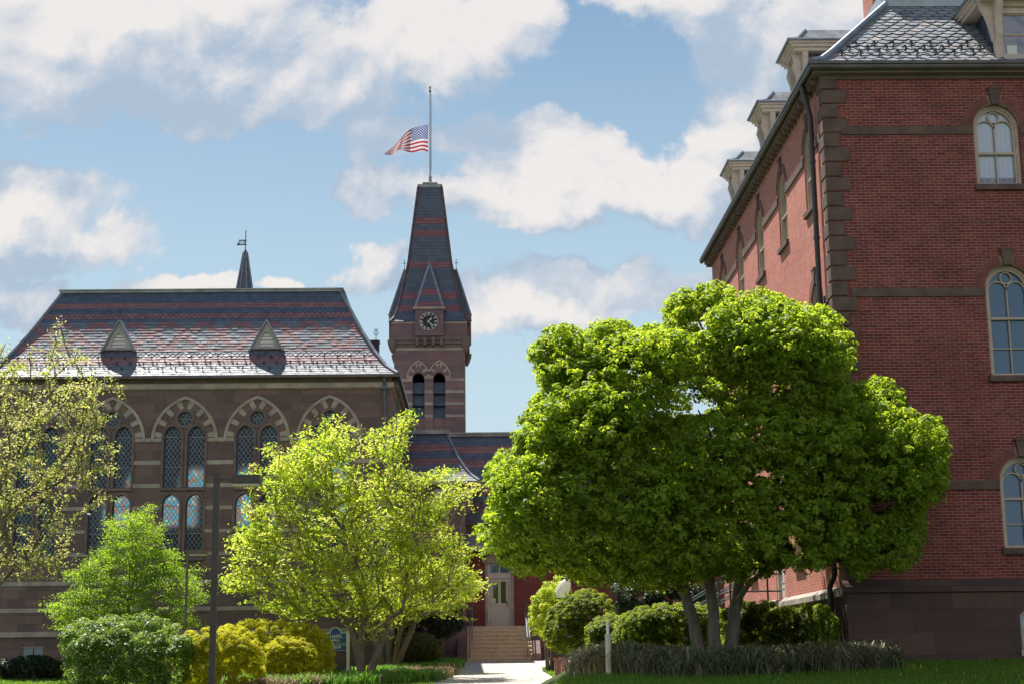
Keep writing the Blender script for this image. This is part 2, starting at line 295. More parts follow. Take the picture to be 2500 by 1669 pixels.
# ------------------------------------------------------------------ mesh builders
def link(name, me, parent=None):
    o = bpy.data.objects.new(name, me); COL.objects.link(o)
    if parent is not None: o.parent = parent
    return o
def tag(o, label=None, cat=None, group=None, kind=None):
    for k, v in (('label', label), ('category', cat), ('group', group), ('kind', kind)):
        if v: o[k] = v
    return o
def thing(name, loc, label, cat, group=None):
    o = link(name, None); o.empty_display_size = .2; o.location = loc; tag(o, label, cat, group); return o
def wloc(parent):
    v = Vector((0, 0, 0))
    while parent is not None: v += parent.location; parent = parent.parent
    return v
class MB:
    def __init__(s, auto=False): s.v = []; s.f = []; s.m = []; s.c = []; s.g = []; s.cur = 0; s.auto = auto
    def add(s, vs, fs, m=0, tint=None):
        b = len(s.v); s.v += [tuple(v) for v in vs]; s.f += [[b + i for i in f] for f in fs]; s.m += [m] * len(fs)
        if s.auto: s.cur += 1
        s.c += [tint or (.1, .1, .1)] * len(fs); s.g += [s.cur] * len(fs); return s
    def box(s, a, b, m=0, tint=None):
        x0, y0, z0 = (min(a[i], b[i]) for i in range(3)); x1, y1, z1 = (max(a[i], b[i]) for i in range(3))
        return s.add([(x0, y0, z0), (x1, y0, z0), (x1, y1, z0), (x0, y1, z0), (x0, y0, z1), (x1, y0, z1), (x1, y1, z1), (x0, y1, z1)],
                     [(0, 3, 2, 1), (4, 5, 6, 7), (0, 1, 5, 4), (1, 2, 6, 5), (2, 3, 7, 6), (3, 0, 4, 7)], m, tint)
    def cbox(s, c, sx, sy, sz, m=0): return s.box((c[0] - sx / 2, c[1] - sy / 2, c[2] - sz / 2), (c[0] + sx / 2, c[1] + sy / 2, c[2] + sz / 2), m)
    def bar(s, a, b, w, h=None, m=0, up=(0, 0, 1)):     # box beam from a to b
        a = Vector(a); b = Vector(b); h = h or w; d = (b - a).normalized(); upv = Vector(up)
        if abs(d.dot(upv)) > .98: upv = Vector((0, 1, 0))
        sx = d.cross(upv).normalized(); sy = sx.cross(d).normalized()
        vs = [p + sx * i * w / 2 + sy * j * h / 2 for p in (a, b) for i, j in ((-1, -1), (1, -1), (1, 1), (-1, 1))]
        return s.add(vs, [(0, 1, 2, 3), (7, 6, 5, 4), (0, 4, 5, 1), (1, 5, 6, 2), (2, 6, 7, 3), (3, 7, 4, 0)], m)
    def tube(s, pts, rad, n=8, m=0, cap=True):
        pts = [Vector(p) for p in pts]
        if not isinstance(rad, (list, tuple, np.ndarray)): rad = [rad] * len(pts)
        b = len(s.v); prev = None; rings = []
        for i, p in enumerate(pts):
            d = (pts[min(i + 1, len(pts) - 1)] - pts[max(i - 1, 0)])
            d = d.normalized() if d.length > 1e-9 else Vector((0, 0, 1))
            if prev is None:
                prev = d.orthogonal().normalized()
            prev = (prev - d * prev.dot(d)); prev = prev.normalized() if prev.length > 1e-6 else d.orthogonal().normalized()
            q = d.cross(prev)
            rings.append([p + (prev * math.cos(2 * math.pi * k / n) + q * math.sin(2 * math.pi * k / n)) * rad[i] for k in range(n)])
        vs = [v for r in rings for v in r]; fs = []
        for i in range(len(pts) - 1):
            for k in range(n):
                a0 = i * n + k; a1 = i * n + (k + 1) % n; fs.append((a0, a1, a1 + n, a0 + n))
        if cap: fs.append(tuple(range(n - 1, -1, -1))); fs.append(tuple((len(pts) - 1) * n + k for k in range(n)))
        return s.add(vs, fs, m)
    def lathe(s, c, prof, n=16, m=0):                    # prof: (r, z) from bottom to top
        vs = []; fs = []
        for r, z in prof:
            for k in range(n): vs.append((c[0] + r * math.cos(2 * math.pi * k / n), c[1] + r * math.sin(2 * math.pi * k / n), c[2] + z))
        for i in range(len(prof) - 1):
            for k in range(n): fs.append((i * n + k, i * n + (k + 1) % n, (i + 1) * n + (k + 1) % n, (i + 1) * n + k))
        fs.append(tuple(range(n - 1, -1, -1))); fs.append(tuple((len(prof) - 1) * n + k for k in range(n)))
        return s.add(vs, fs, m)
    def prism(s, poly, ax, a, b, m=0):                  # 2-D polygon extruded along axis ax ('x': (y,z), 'y': (x,z), 'z': (x,y))
        def P(p, h): return {'x': (h, p[0], p[1]), 'y': (p[0], h, p[1]), 'z': (p[0], p[1], h)}[ax]
        n = len(poly); vs = [P(p, a) for p in poly] + [P(p, b) for p in poly]
        fs = [tuple(range(n - 1, -1, -1)), tuple(range(n, 2 * n))] + [(i, (i + 1) % n, n + (i + 1) % n, n + i) for i in range(n)]
        return s.add(vs, fs, m)
    def build(s, name, mats, parent=None, smooth=False, uv=True, tint=False):
        me = bpy.data.meshes.new(name); off = wloc(parent)
        v = np.array(s.v, float).reshape(-1, 3) - np.array(off)
        me.from_pydata(v.tolist(), [], s.f); me.update()
        for m in (mats if isinstance(mats, (list, tuple)) else [mats]): me.materials.append(m)
        me.polygons.foreach_set('material_index', s.m)
        if smooth: me.polygons.foreach_set('use_smooth', [True] * len(s.f))
        if uv: box_uv(me, off)
        if tint:
            at_ = me.attributes.new('tint', 'FLOAT_COLOR', 'CORNER'); arr = []
            for f, c in zip(s.f, s.c): arr += [c[0], c[1], c[2], 1.] * len(f)
            at_.data.foreach_set('color', arr)
        # outward normals
        import bmesh
        if not tint and len(s.f) < 60000:
            bm = bmesh.new(); bm.from_mesh(me); bmesh.ops.recalc_face_normals(bm, faces=bm.faces); bm.to_mesh(me); bm.free()
        return link(name, me, parent)
def split(mb, name, mats, parent, **k):
    r = []
    for g in sorted(set(mb.g)):
        m = MB(); idx = {}
        for f, mi, c, gg in zip(mb.f, mb.m, mb.c, mb.g):
            if gg != g: continue
            for i in f:
                if i not in idx: idx[i] = len(m.v); m.v.append(mb.v[i])
            m.f.append([idx[i] for i in f]); m.m.append(mi); m.c.append(c); m.g.append(0)
        r.append(m.build(name, mats, parent, **k))
    return r
def box_uv(me, off):
    n = len(me.loops); vi = np.empty(n, int); me.loops.foreach_get('vertex_index', vi)
    co = np.empty(len(me.vertices) * 3); me.vertices.foreach_get('co', co); co = co.reshape(-1, 3) + np.array(off)
    pn = np.empty(len(me.polygons) * 3); me.polygons.foreach_get('normal', pn); pn = np.abs(pn.reshape(-1, 3))
    lt = np.empty(len(me.polygons), int); me.polygons.foreach_get('loop_total', lt)
    ax = np.repeat(np.argmax(pn * np.array((1, 1, .8)), 1), lt); c = co[vi]
    u = np.where(ax == 0, c[:, 1], c[:, 0]); v = np.where(ax == 2, c[:, 1], c[:, 2])
    l = me.uv_layers.new(name='UVMap'); l.data.foreach_set('uv', np.stack((u, v), 1).ravel())
def arch(cx, hw, z0, zs, rise=None, n=10, pointed=False):
    """outline (x,z), counter-clockwise, of an opening with its foot at z0, springing at zs"""
    rise = hw if rise is None else rise; pts = [(cx - hw, z0), (cx + hw, z0)]
    if not pointed:
        pts += [(cx + hw * math.cos(a), zs + rise * math.sin(a)) for a in [math.pi * k / (2 * n) for k in range(2 * n + 1)]]
    else:
        pts += arc_pointed(cx, hw, zs, rise, n)
    return pts
def arc_pointed(cx, hw, zs, rise, n=10):
    # two arcs struck from points on the springing line
    Rr = (hw * hw + rise * rise) / (2 * hw); r = []
    cxr = cx + hw - Rr; a1 = math.atan2(rise, cx - cxr)
    for k in range(n + 1):
        a = a1 * k / n; r.append((cxr + Rr * math.cos(a), zs + Rr * math.sin(a)))
    for k in range(n - 1, -1, -1):
        a = a1 * k / n; r.append((2 * cx - (cxr + Rr * math.cos(a)), zs + Rr * math.sin(a)))
    return r
class Frame:
    """maps wall coordinates (u along, v out of the wall towards the viewer, z up) to the world"""
    def __init__(s, o, du, dv): s.o = Vector(o); s.du = Vector(du); s.dv = Vector(dv)
    def __call__(s, u, v, z): return s.o + s.du * u + s.dv * v + Vector((0, 0, z))
    def put(s, mb, src):        # src: MB in wall coordinates
        b = len(mb.v); mb.v += [tuple(s(*v)) for v in src.v]; mb.f += [[b + i for i in f] for f in src.f]; mb.m += src.m; mb.c += src.c
        if mb.auto: mb.cur += 1
        mb.g += [mb.cur] * len(src.f); return mb
def wall(mb, fr, outline, holes, depth=.3, m=0):
    """a wall face with real openings and their reveals"""
    pts = list(outline); edges = [(i, (i + 1) % len(outline)) for i in range(len(outline))]
    for h in holes:
        b = len(pts); pts += h; edges += [(b + i, b + (i + 1) % len(h)) for i in range(len(h))]
    r = delaunay_2d_cdt([Vector(p) for p in pts], edges, [], 1, 1e-5)
    vs, fs = r[0], r[2]
    def inside(p, poly):
        c = False; j = len(poly) - 1
        for i in range(len(poly)):
            a, b = poly[i], poly[j]
            if (a[1] > p[1]) != (b[1] > p[1]) and p[0] < (b[0] - a[0]) * (p[1] - a[1]) / (b[1] - a[1]) + a[0]: c = not c
            j = i
        return c
    keep = []
    for f in fs:
        c = ((vs[f[0]][0] + vs[f[1]][0] + vs[f[2]][0]) / 3, (vs[f[0]][1] + vs[f[1]][1] + vs[f[2]][1]) / 3)
        if inside(c, outline) and not any(inside(c, h) for h in holes): keep.append(list(f))
    mb.add([fr(v[0], 0, v[1]) for v in vs], keep, m)
    mb.add([fr(v[0], -depth, v[1]) for v in vs], [f[::-1] for f in keep], m)
    for h in list(holes) + [outline]:
        n = len(h)
        mb.add([fr(p[0], 0, p[1]) for p in h] + [fr(p[0], -depth, p[1]) for p in h], [(i, (i + 1) % n, n + (i + 1) % n, n + i) for i in range(n)], m)
def strip(mb, fr, path, w, v0, v1, m=0, closed=False):
    """flat moulding of width w that follows the 2-D path (u,z), from depth v0 to v1"""
    n = len(path); L = []; Rr = []
    for i, p in enumerate(path):
        a = path[i - 1] if (i or closed) else p; b = path[(i + 1) % n] if (i < n - 1 or closed) else p
        dx, dz = b[0] - a[0], b[1] - a[1]; l = math.hypot(dx, dz) or 1; nx, nz = -dz / l, dx / l
        L.append((p[0] + nx * w / 2, p[1] + nz * w / 2)); Rr.append((p[0] - nx * w / 2, p[1] - nz * w / 2))
    vs = [fr(q[0], v1, q[1]) for q in L] + [fr(q[0], v1, q[1]) for q in Rr] + [fr(q[0], v0, q[1]) for q in L] + [fr(q[0], v0, q[1]) for q in Rr]
    fs = []
    for i in range(n if closed else n - 1):
        j = (i + 1) % n
        fs += [(i, j, n + j, n + i), (i, 2 * n + i, 2 * n + j, j), (n + i, n + j, 3 * n + j, 3 * n + i), (2 * n + i, 3 * n + i, 3 * n + j, 2 * n + j)]
    if not closed: fs += [(0, n, 3 * n, 2 * n), (n - 1, 3 * n - 1, 4 * n - 1, 2 * n - 1)]
    mb.add(vs, fs, m)
def pane(fr, poly, v):
    m = MB(); m.add([fr(p[0], v, p[1]) for p in poly], [tuple(range(len(poly)))]); return m
def fbox(mb, fr, u0, u1, v0, v1, z0, z1, m=0):
    s = MB().box((u0, v0, z0), (u1, v1, z1), m); fr.put(mb, s)
# slates ---------------------------------------------------------------
def slate_slope(mb, A, B, prof, hl, hr, rows, sw, colfn, shapefn=None, th=.014, under=True):
    """A,B: ends of the eaves as seen from outside (left, right); prof: (inset, z) eaves -> top; hl/hr: hip inset ratio"""
    A = Vector(A); B = Vector(B); d = (B - A); L = d.length; d.normalize(); inn = Vector((-d.y, d.x, 0))
    cum = [0]
    for a, b in zip(prof, prof[1:]): cum.append(cum[-1] + math.hypot(b[0] - a[0], b[1] - a[1]))
    T = cum[-1]
    def pr(s):
        s = min(max(s, 0), T)
        for i in range(len(prof) - 1):
            if s <= cum[i + 1] + 1e-9:
                k = (s - cum[i]) / (cum[i + 1] - cum[i]); a, b = prof[i], prof[i + 1]
                return a[0] + (b[0] - a[0]) * k, a[1] + (b[1] - a[1]) * k, (b[0] - a[0], b[1] - a[1])
        return prof[-1][0], prof[-1][1], (prof[-1][0] - prof[-2][0], prof[-1][1] - prof[-2][1])
    def P(x, s, h):
        i, z, g = pr(s); l = math.hypot(*g); n = (-g[1] / l, g[0] / l)    # outward in (inset,z)
        return A + d * x + inn * (i + n[0] * h) + Vector((0, 0, z - A.z + n[1] * h))
    if under:
        for i in range(len(prof) - 1):
            a, b = prof[i], prof[i + 1]
            q = [A + d * (hl * a[0]) + inn * a[0] + Vector((0, 0, a[1] - A.z)), A + d * (L - hr * a[0]) + inn * a[0] + Vector((0, 0, a[1] - A.z)),
                 A + d * (L - hr * b[0]) + inn * b[0] + Vector((0, 0, b[1] - A.z)), A + d * (hl * b[0]) + inn * b[0] + Vector((0, 0, b[1] - A.z))]
            mb.add(q, [(0, 1, 2, 3)], 1, (.04, .045, .05))
    dt = T / rows
    for r in range(rows):
        s0 = r * dt; s1 = min(s0 + dt * 1.25, T)
        off = (r % 2) * sw / 2 + .13 * sw * math.sin(r * 1.7) * (0 if shapefn else 1); n = int(L / sw) + 2
        i0 = pr(s0)[0]; i1 = pr(s1)[0]
        for k in range(-1, n):
            x0 = k * sw + off; x1 = x0 + sw * .985
            lo0, hi0 = hl * i0, L - hr * i0; lo1, hi1 = hl * i1, L - hr * i1
            if x1 < lo0 or x0 > hi0: continue
            col = colfn(r, k, (x0 + x1) / 2, L, rows)
            if col is None: continue
            v = 1 + random.uniform(-.16, .16); col = tuple(c * v for c in col)
            e = th * random.uniform(.9, 1.7); j = random.uniform(-.01, .01) if not shapefn else 0
            def C(x, lo, hi): return min(max(x, lo), hi)
            hexa = shapefn and shapefn(r)
            if hexa and x0 > lo0 and x1 < hi0 and x0 > lo1 and x1 < hi1:
                w4 = sw * .27; dd = dt * .5
                vs = [P(x0, s0 + dd, e * .8), P(x0 + w4, s0 - dd * .1, e + .006), P(x1 - w4, s0 - dd * .1, e + .006), P(x1, s0 + dd, e * .8), P(x1, s1, .002), P(x0, s1, .002)]
                mb.add(vs, [(0, 1, 2, 3, 4, 5)], 0, col)
                bt = [P(x0, s0 + dd, 0), P(x0 + w4, s0 - dd * .1, 0), P(x1 - w4, s0 - dd * .1, 0), P(x1, s0 + dd, 0)]
                b0 = len(mb.v); mb.add(vs[:4] + bt, [(0, 4, 5, 1), (1, 5, 6, 2), (2, 6, 7, 3)], 0, tuple(c * .8 for c in col))
            else:
                a0, a1 = C(x0, lo0, hi0), C(x1, lo0, hi0); b0_, b1_ = C(x0, lo1, hi1), C(x1, lo1, hi1)
                if a1 - a0 < .01 and b1_ - b0_ < .01: continue
                sj = s0 + j * random.choice((1, .3))
                vs = [P(a0, sj, e), P(a1, sj, e), P(b1_, s1, .002), P(b0_, s1, .002), P(a0, sj, 0), P(a1, sj, 0)]
                mb.add(vs, [(0, 1, 2, 3), (4, 5, 1, 0)], 0, col)
    return P, T
SL_B = (.075, .10, .15); SL_R = (.215, .11, .118); SL_G = (.15, .165, .185)
# foliage ---------------------------------------------------------------
def leaves(name, pos, nor, size, mat_, parent, rnd=None, asp=.5, droop=0, fold=.25, extra=None):
    """one small kite-shaped leaf per position"""
    N = len(pos); off = np.array(wloc(parent)); pos = pos - off
    nor = nor / (np.linalg.norm(nor, axis=1, keepdims=True) + 1e-9)
    t0 = rng.normal(size=(N, 3)); t0[:, 2] -= droop
    t0 -= nor * (t0 * nor).sum(1, keepdims=True); t0 /= np.linalg.norm(t0, axis=1, keepdims=True) + 1e-9
    b = np.cross(nor, t0); s = size.reshape(-1, 1)
    v = np.empty((N, 4, 3))
    v[:, 0] = pos - t0 * s * .5; v[:, 1] = pos + b * s * asp * .5 + nor * s * fold * .5 + t0 * s * .05
    v[:, 2] = pos + t0 * s * .5; v[:, 3] = pos - b * s * asp * .5 + nor * s * fold * .5 + t0 * s * .05
    return quads(name, v, mat_, parent, rnd)
def quads(name, v, mat_, parent, rnd=None):
    N = v.shape[0]; k = v.shape[1]
    me = bpy.data.meshes.new(name); me.vertices.add(N * k); me.vertices.foreach_set('co', v.reshape(-1))
    me.loops.add(N * k); me.loops.foreach_set('vertex_index', np.arange(N * k, dtype=np.int32))
    me.polygons.add(N); me.polygons.foreach_set('loop_start', np.arange(0, N * k, k, dtype=np.int32))
    me.polygons.foreach_set('loop_total', np.full(N, k, dtype=np.int32))
    me.update(calc_edges=True); me.materials.append(mat_)
    a = me.attributes.new('rnd', 'FLOAT', 'POINT')
    if rnd is None: rnd = rng.random(N)
    a.data.foreach_set('value', np.repeat(np.clip(rnd, 0, 1), k).astype(np.float32))
    return link(name, me, parent)
def in_poly(p, poly):
    x, y = p[:, 0], p[:, 1]; c = np.zeros(len(p), bool); j = len(poly) - 1
    for i in range(len(poly)):
        xi, yi = poly[i]; xj, yj = poly[j]
        with np.errstate(divide='ignore', invalid='ignore'):
            k = ((yi > y) != (yj > y)) & (x < (xj - xi) * (y - yi) / (yj - yi + 1e-12) + xi)
        c ^= k; j = i
    return c
def edge_dist(p, poly):
    d = np.full(len(p), 1e9)
    for i in range(len(poly)):
        a = np.array(poly[i - 1], float); b = np.array(poly[i], float); ab = b - a
        t_ = np.clip(((p - a) @ ab) / (ab @ ab + 1e-9), 0, 1); d = np.minimum(d, np.linalg.norm(p - (a + t_[:, None] * ab), axis=1))
    return d
def volume_points(poly, n, Y, half, soft, shell=.35, inset=0):
    """points inside the solid whose outline is poly (photo px at depth Y) and whose half depth is half metres"""
    P = np.array(poly, float); lo, hi = P.min(0), P.max(0); out_ = []; tot = 0
    while tot < n:
        q = lo + (hi - lo) * rng.random((n * 3, 2)); q = q[in_poly(q, poly)]
        e = edge_dist(q, poly); q = q[e > inset]; e = e[e > inset]
        t_ = np.clip(e / soft, 0, 1); h = half * np.sqrt(1 - (1 - t_) ** 2)
        r = rng.random(len(q)); s = np.where(rng.random(len(q)) < .72, -1, 1)
        dy = s * h * (1 - shell * r)
        for a, b, c in zip(q[:, 0], q[:, 1], dy):
            v = at(a, b, Y); out_.append((v.x * (1 + c / Y), v.y + c, v.z * (1 + c / Y)))
            tot += 1
            if tot >= n: break
    return np.array(out_)
def clump_leaves(cent, rad, per, size, flat=.8, up=.5, top=.3, jit=.25):
    """leaves spread over the skins of leaf clumps"""
    N = len(cent) * per; d = rng.normal(size=(N, 3)); d /= np.linalg.norm(d, axis=1, keepdims=True)
    d[:, 2] = np.where((d[:, 2] < 0) & (rng.random(N) < top), -d[:, 2], d[:, 2])
    c = np.repeat(cent, per, 0); r = np.repeat(rad, per)[:, None] * (1 - .45 * rng.random((N, 1)) ** 2) * (1 + rng.normal(size=(N, 1)) * .07)
    pos = c + d * r * np.array((1, 1, flat)); n = d + np.array((0, 0, up)) + rng.normal(size=(N, 3)) * jit
    return pos, n, size * rng.uniform(.7, 1.25, N)
def skeleton(trunk, targets, base_r, tip_r=.006, cost=.45, wiggle=.06, step=.5, sag=0.):
    """grow a limb to every target from the cheapest node of what has grown so far"""
    nodes = [np.array(p, float) for p in trunk]; par = [-1] + list(range(len(trunk) - 1)); plen = [0.]
    for i in range(1, len(nodes)): plen.append(plen[-1] + np.linalg.norm(nodes[i] - nodes[i - 1]))
    first = max(1, len(nodes) // 3)
    order = np.argsort(np.linalg.norm(targets - nodes[-1], axis=1)); tips = []
    for o in order:
        T = targets[o]; A = np.array(nodes[first:]); dist = np.linalg.norm(A - T, axis=1)
        dz = np.maximum(A[:, 2] - T[2], 0)
        i = int(np.argmin(dist + cost * np.array(plen[first:]) + dz * .8)) + first
        d = T - nodes[i]; l = np.linalg.norm(d); n = max(1, int(l / step)); cur = i; pv = nodes[i]
        for k in range(1, n + 1):
            q = nodes[i] + d * k / n + (rng.normal(size=3) * wiggle * l / n if k < n else 0) + np.array((0, 0, .12 * l * math.sin(math.pi * k / n))) * (1 if k < n else 0)
            nodes.append(q); par.append(cur); plen.append(plen[cur] + np.linalg.norm(q - nodes[cur])); cur = len(nodes) - 1
        tips.append(cur)
    n = len(nodes); acc = np.zeros(n); ch = [[] for _ in range(n)]
    for i in range(n - 1, 0, -1):
        if not ch[i]: acc[i] = 1
        acc[par[i]] += acc[i]; ch[par[i]].append(i)
    rad = tip_r + (base_r - tip_r) * (acc / acc[0]) ** .52
    return nodes, par, rad, ch, tips
def branch_mesh(mb, nodes, par, rad, ch, minr=0., n=5, m=0):
    started = [(0, None)]; chains = []
    stack = [[0]]
    while stack:
        c = stack.pop(); i = c[-1]
        while ch[i]:
            k = max(ch[i], key=lambda j: rad[j])
            for j in ch[i]:
                if j != k: stack.append([i, j])
            c.append(k); i = k
        chains.append(c)
    for c in chains:
        r = [rad[c[1]] if (k == 0 and c[0] != 0) else rad[x] for k, x in enumerate(c)] if len(c) > 1 else []
        if len(c) < 2 or max(r) < minr: continue
        mb.tube([nodes[x] for x in c], [max(x, .003) for x in r], n if r[0] < .04 else 8, m, cap=False)
def text_mesh(txt, size, mat_, name, parent, M, ext=.004, align='CENTER', bold=0):
    cu_ = bpy.data.curves.new(name, 'FONT'); cu_.body = txt; cu_.size = size; cu_.extrude = ext; cu_.align_x = align; cu_.align_y = 'CENTER'; cu_.offset = bold
    o = bpy.data.objects.new('tmp', cu_); COL.objects.link(o); bpy.context.view_layer.update()
    me = bpy.data.meshes.new_from_object(o.evaluated_get(bpy.context.evaluated_depsgraph_get())); me.name = name
    bpy.data.objects.remove(o); me.materials.clear(); me.materials.append(mat_)
    if parent is not None: M = Matrix.Translation(-wloc(parent)) @ M
    me.transform(M); return link(name, me, parent)
# ------------------------------------------------------------------ terrain
def sstep(a, b, x):
    t_ = np.clip((np.asarray(x, float) - a) / (b - a), 0, 1); return t_ * t_ * (3 - 2 * t_)
def tz(X, Y):
    c = np.interp(Y, [-60, 0, 20, 35, 47, 60, 66, 80, 120], [-3.2, -2.0, -1.55, -1.08, -.72, -.33, -.06, 0, .3])
    r = np.interp(Y, [-60, 0, 18, 25, 28, 31, 33, 38, 42, 46, 50, 60, 66, 80, 120], [-3.2, -2.0, -1.25, -.78, -.54, -.31, -.14, -.06, -.12, -.3, -.45, -.25, -.06, 0, .3])
    x0 = np.interp(Y, [36, 46], [0, 2.5]); w = sstep(x0, x0 + 2.6, X); l = -.12 * sstep(-6, -14, X) * sstep(66, 50, Y)
    return c * (1 - w) + r * w + l + .13 * sstep(8.6, 11.2, X) * sstep(32, 29, Y)
xs = np.concatenate([np.linspace(-400, -24, 16), np.arange(-22, 16, .5), np.linspace(18, 400, 16)])
ys = np.concatenate([np.linspace(-300, -5, 10), np.arange(0, 82, .5), np.linspace(84, 900, 16)])
gx, gy = np.meshgrid(xs, ys); gz = tz(gx, gy)
gv = np.stack((gx, gy, gz), -1).reshape(-1, 3); nx_ = len(xs)
gf = [(j * nx_ + i, j * nx_ + i + 1, (j + 1) * nx_ + i + 1, (j + 1) * nx_ + i) for j in range(len(ys) - 1) for i in range(nx_ - 1)]
def ground_fn(t, p):
    o = obn(t); n = t.noise(o, .7, 6, .65); n2 = t.noise(o, 14, 5, .7)
    c = t.ramp(n, [(.3, (.045, .065, .025)), (.7, (.075, .10, .035))])
    c = t.mix(t.mr(n2, .5, .8, 0, .6), c, (.10, .085, .045, 1)); t.l.new(c, p.inputs['Base Color'])
    bump(t, p, n2, .8, .05)
g = MB(); g.v = [tuple(v) for v in gv]; g.f = gf; g.m = [0] * len(gf); g.c = [0] * len(gf)
tag(g.build('ground', mat('lawn_soil', ground_fn, rough=.95, spec=.1), smooth=True), kind='structure')
def path_fn(t, p):
    o = obn(t); n = t.noise(o, 1.2, 6, .6)
    c = t.ramp(n, [(.3, (.44, .39, .33)), (.7, (.62, .57, .51))])
    s = t.new('ShaderNodeSeparateXYZ'); t.l.new(o, s.inputs[0])
    fr_ = t.math('FRACT', t.math('DIVIDE', s.outputs[1], 1.9)); jl = t.math('LESS_THAN', fr_, .012)
    c = t.mix(jl, c, (.25, .22, .18, 1)); t.l.new(c, p.inputs['Base Color']); bump(t, p, t.noise(o, 40, 4), .3, .01)
pm = MB(); rows_ = np.arange(-10, 66.6, .6)
def pl(Y): return float(np.interp(Y, [0, 30, 44, 50, 58, 64, 65, 66.6], [-2.2, -1.8, -1.35, -1.35, -1.1, -.95, -1.05, -1.05]))
def prx(Y): return float(np.interp(Y, [0, 30, 36, 47, 52, 57, 60, 62.5, 66.6], [0, 0, .2, 2.55, 2.35, 2.25, 2.35, 3.3, 4.2]))
for a, b in zip(rows_, rows_[1:]):
    K = 6; q = []
    for Yy in (a, b):
        for k in range(K + 1):
            X = pl(Yy) + (prx(Yy) - pl(Yy)) * k / K; q.append((X, Yy, float(tz(X, Yy)) + .03))
    pm.add(q, [(k, k + 1, K + 2 + k, K + 1 + k) for k in range(K)])
tag(pm.build('path', mat('pale_concrete', path_fn, rough=.9), smooth=True), kind='structure')

# ------------------------------------------------------------------ chapel
YC = 60.0; hp = .01595
def zc(py): return at(450, py, YC).z
CXR = -3.36; CXL = -19.1; CYB = 80.0
ch = thing('chapel_building', (-11, YC, -.3), 'brownstone chapel with pointed striped arches, stained glass lancets and a banded slate roof', 'building')
frC = Frame((0, YC, 0), (1, 0, 0), (0, -1, 0))
u449 = at(449.5, 1100, YC).x; SP = 175.3 * hp
bays = [u449 + k * SP for k in (-2, -1, 0, 1, 2)]
LH = .33; du_ = .455
lanU = (zc(1188), zc(1064), zc(1039)); lanL = (zc(1357), zc(1231), zc(1205)); rz = zc(1021); rr = .27
holes = []; bay_parts = []
for u in bays:
    for s in (-1, 1):
        for z0, zs, zt_ in (lanU, lanL):
            h = [(u + s * du_ - LH, z0), (u + s * du_ + LH, z0)] + arc_pointed(u + s * du_, LH, zs, (zt_ - zs), 7)
            holes.append(h); bay_parts.append((u + s * du_, h, z0, zs))
    holes.append([(u + rr * math.cos(2 * math.pi * k / 20), rz + rr * math.sin(2 * math.pi * k / 20)) for k in range(20)])
bw = at(77, 1598, YC); bwh = [(bw.x - .42, zc(1622)), (bw.x + .42, zc(1622)), (bw.x + .42, zc(1570)), (bw.x - .42, zc(1570))]
mb = MB(); wall(mb, frC, [(CXL, -.9), (CXR, -.9), (CXR, zc(919)), (CXL, zc(919))], holes + [bwh], .32)
frB = Frame((0, CYB, 0), (1, 0, 0), (0, -1, 0)); bh = []
for k in range(-5, 6):
    uc = at(457, 1200, CYB).x + k * SP; z0 = at(450, 1292, CYB).z; z1 = at(450, 1165, CYB).z; z2 = at(450, 1128, CYB).z
    if CXL + 1.2 < uc < CXR - 1.2: bh.append([(uc - .93, z0), (uc + .93, z0)] + arc_pointed(uc, .93, z1, z2 - z1, 6))
wall(mb, frB, [(CXL, -.9), (CXR, -.9), (CXR, zc(919)), (CXL, zc(919))], bh, .3)
mb.box((CXL, YC + .32, -.9), (CXL + .3, CYB, zc(919))); mb.box((CXR - .3, YC + .32, -.9), (CXR, CYB, zc(919)))
mb.build('wall', M_STONE, ch)
mb = MB(True)                                        # buff bands between the bays, plinth moulding
def gaps(x0, x1):
    e = [CXL + .02] + [v for u in bays for v in (u - x0, u + x0)] + [CXR - .02]; e.sort(); return [(e[i], e[i + 1]) for i in range(0, len(e), 2)]
for ya, yb, w in ((1068, 1077, .86), (1123, 1133, .86), (1179, 1189, .86), (1234, 1243, .86), (1291, 1299, .86), (1346, 1355, .86)):
    for a, b in gaps(w, w):
        if b > a: fbox(mb, frC, a, b, -.02, .025, zc(yb), zc(ya))
for ya, yb, pj in ((1415, 1425, .03), (1480, 1490, .03), (1537, 1550, .10)): fbox(mb, frC, CXL, CXR, -.02, pj, zc(yb), zc(ya))
fbox(mb, frC, CXL - .05, CXR + .10, -.02, .12, zc(949), zc(937)); fbox(mb, frC, CXL - .05, CXR + .05, -.02, .06, zc(951), zc(949))
fbox(mb, frC, CXL - .05, CXR + .16, -.02, .22, zc(923), zc(919.6))
mb.box((CXR - .02, YC, zc(949)), (CXR + .10, CYB, zc(937)))
split(mb, 'buff_band', M_BUFF, ch)
mb = MB()
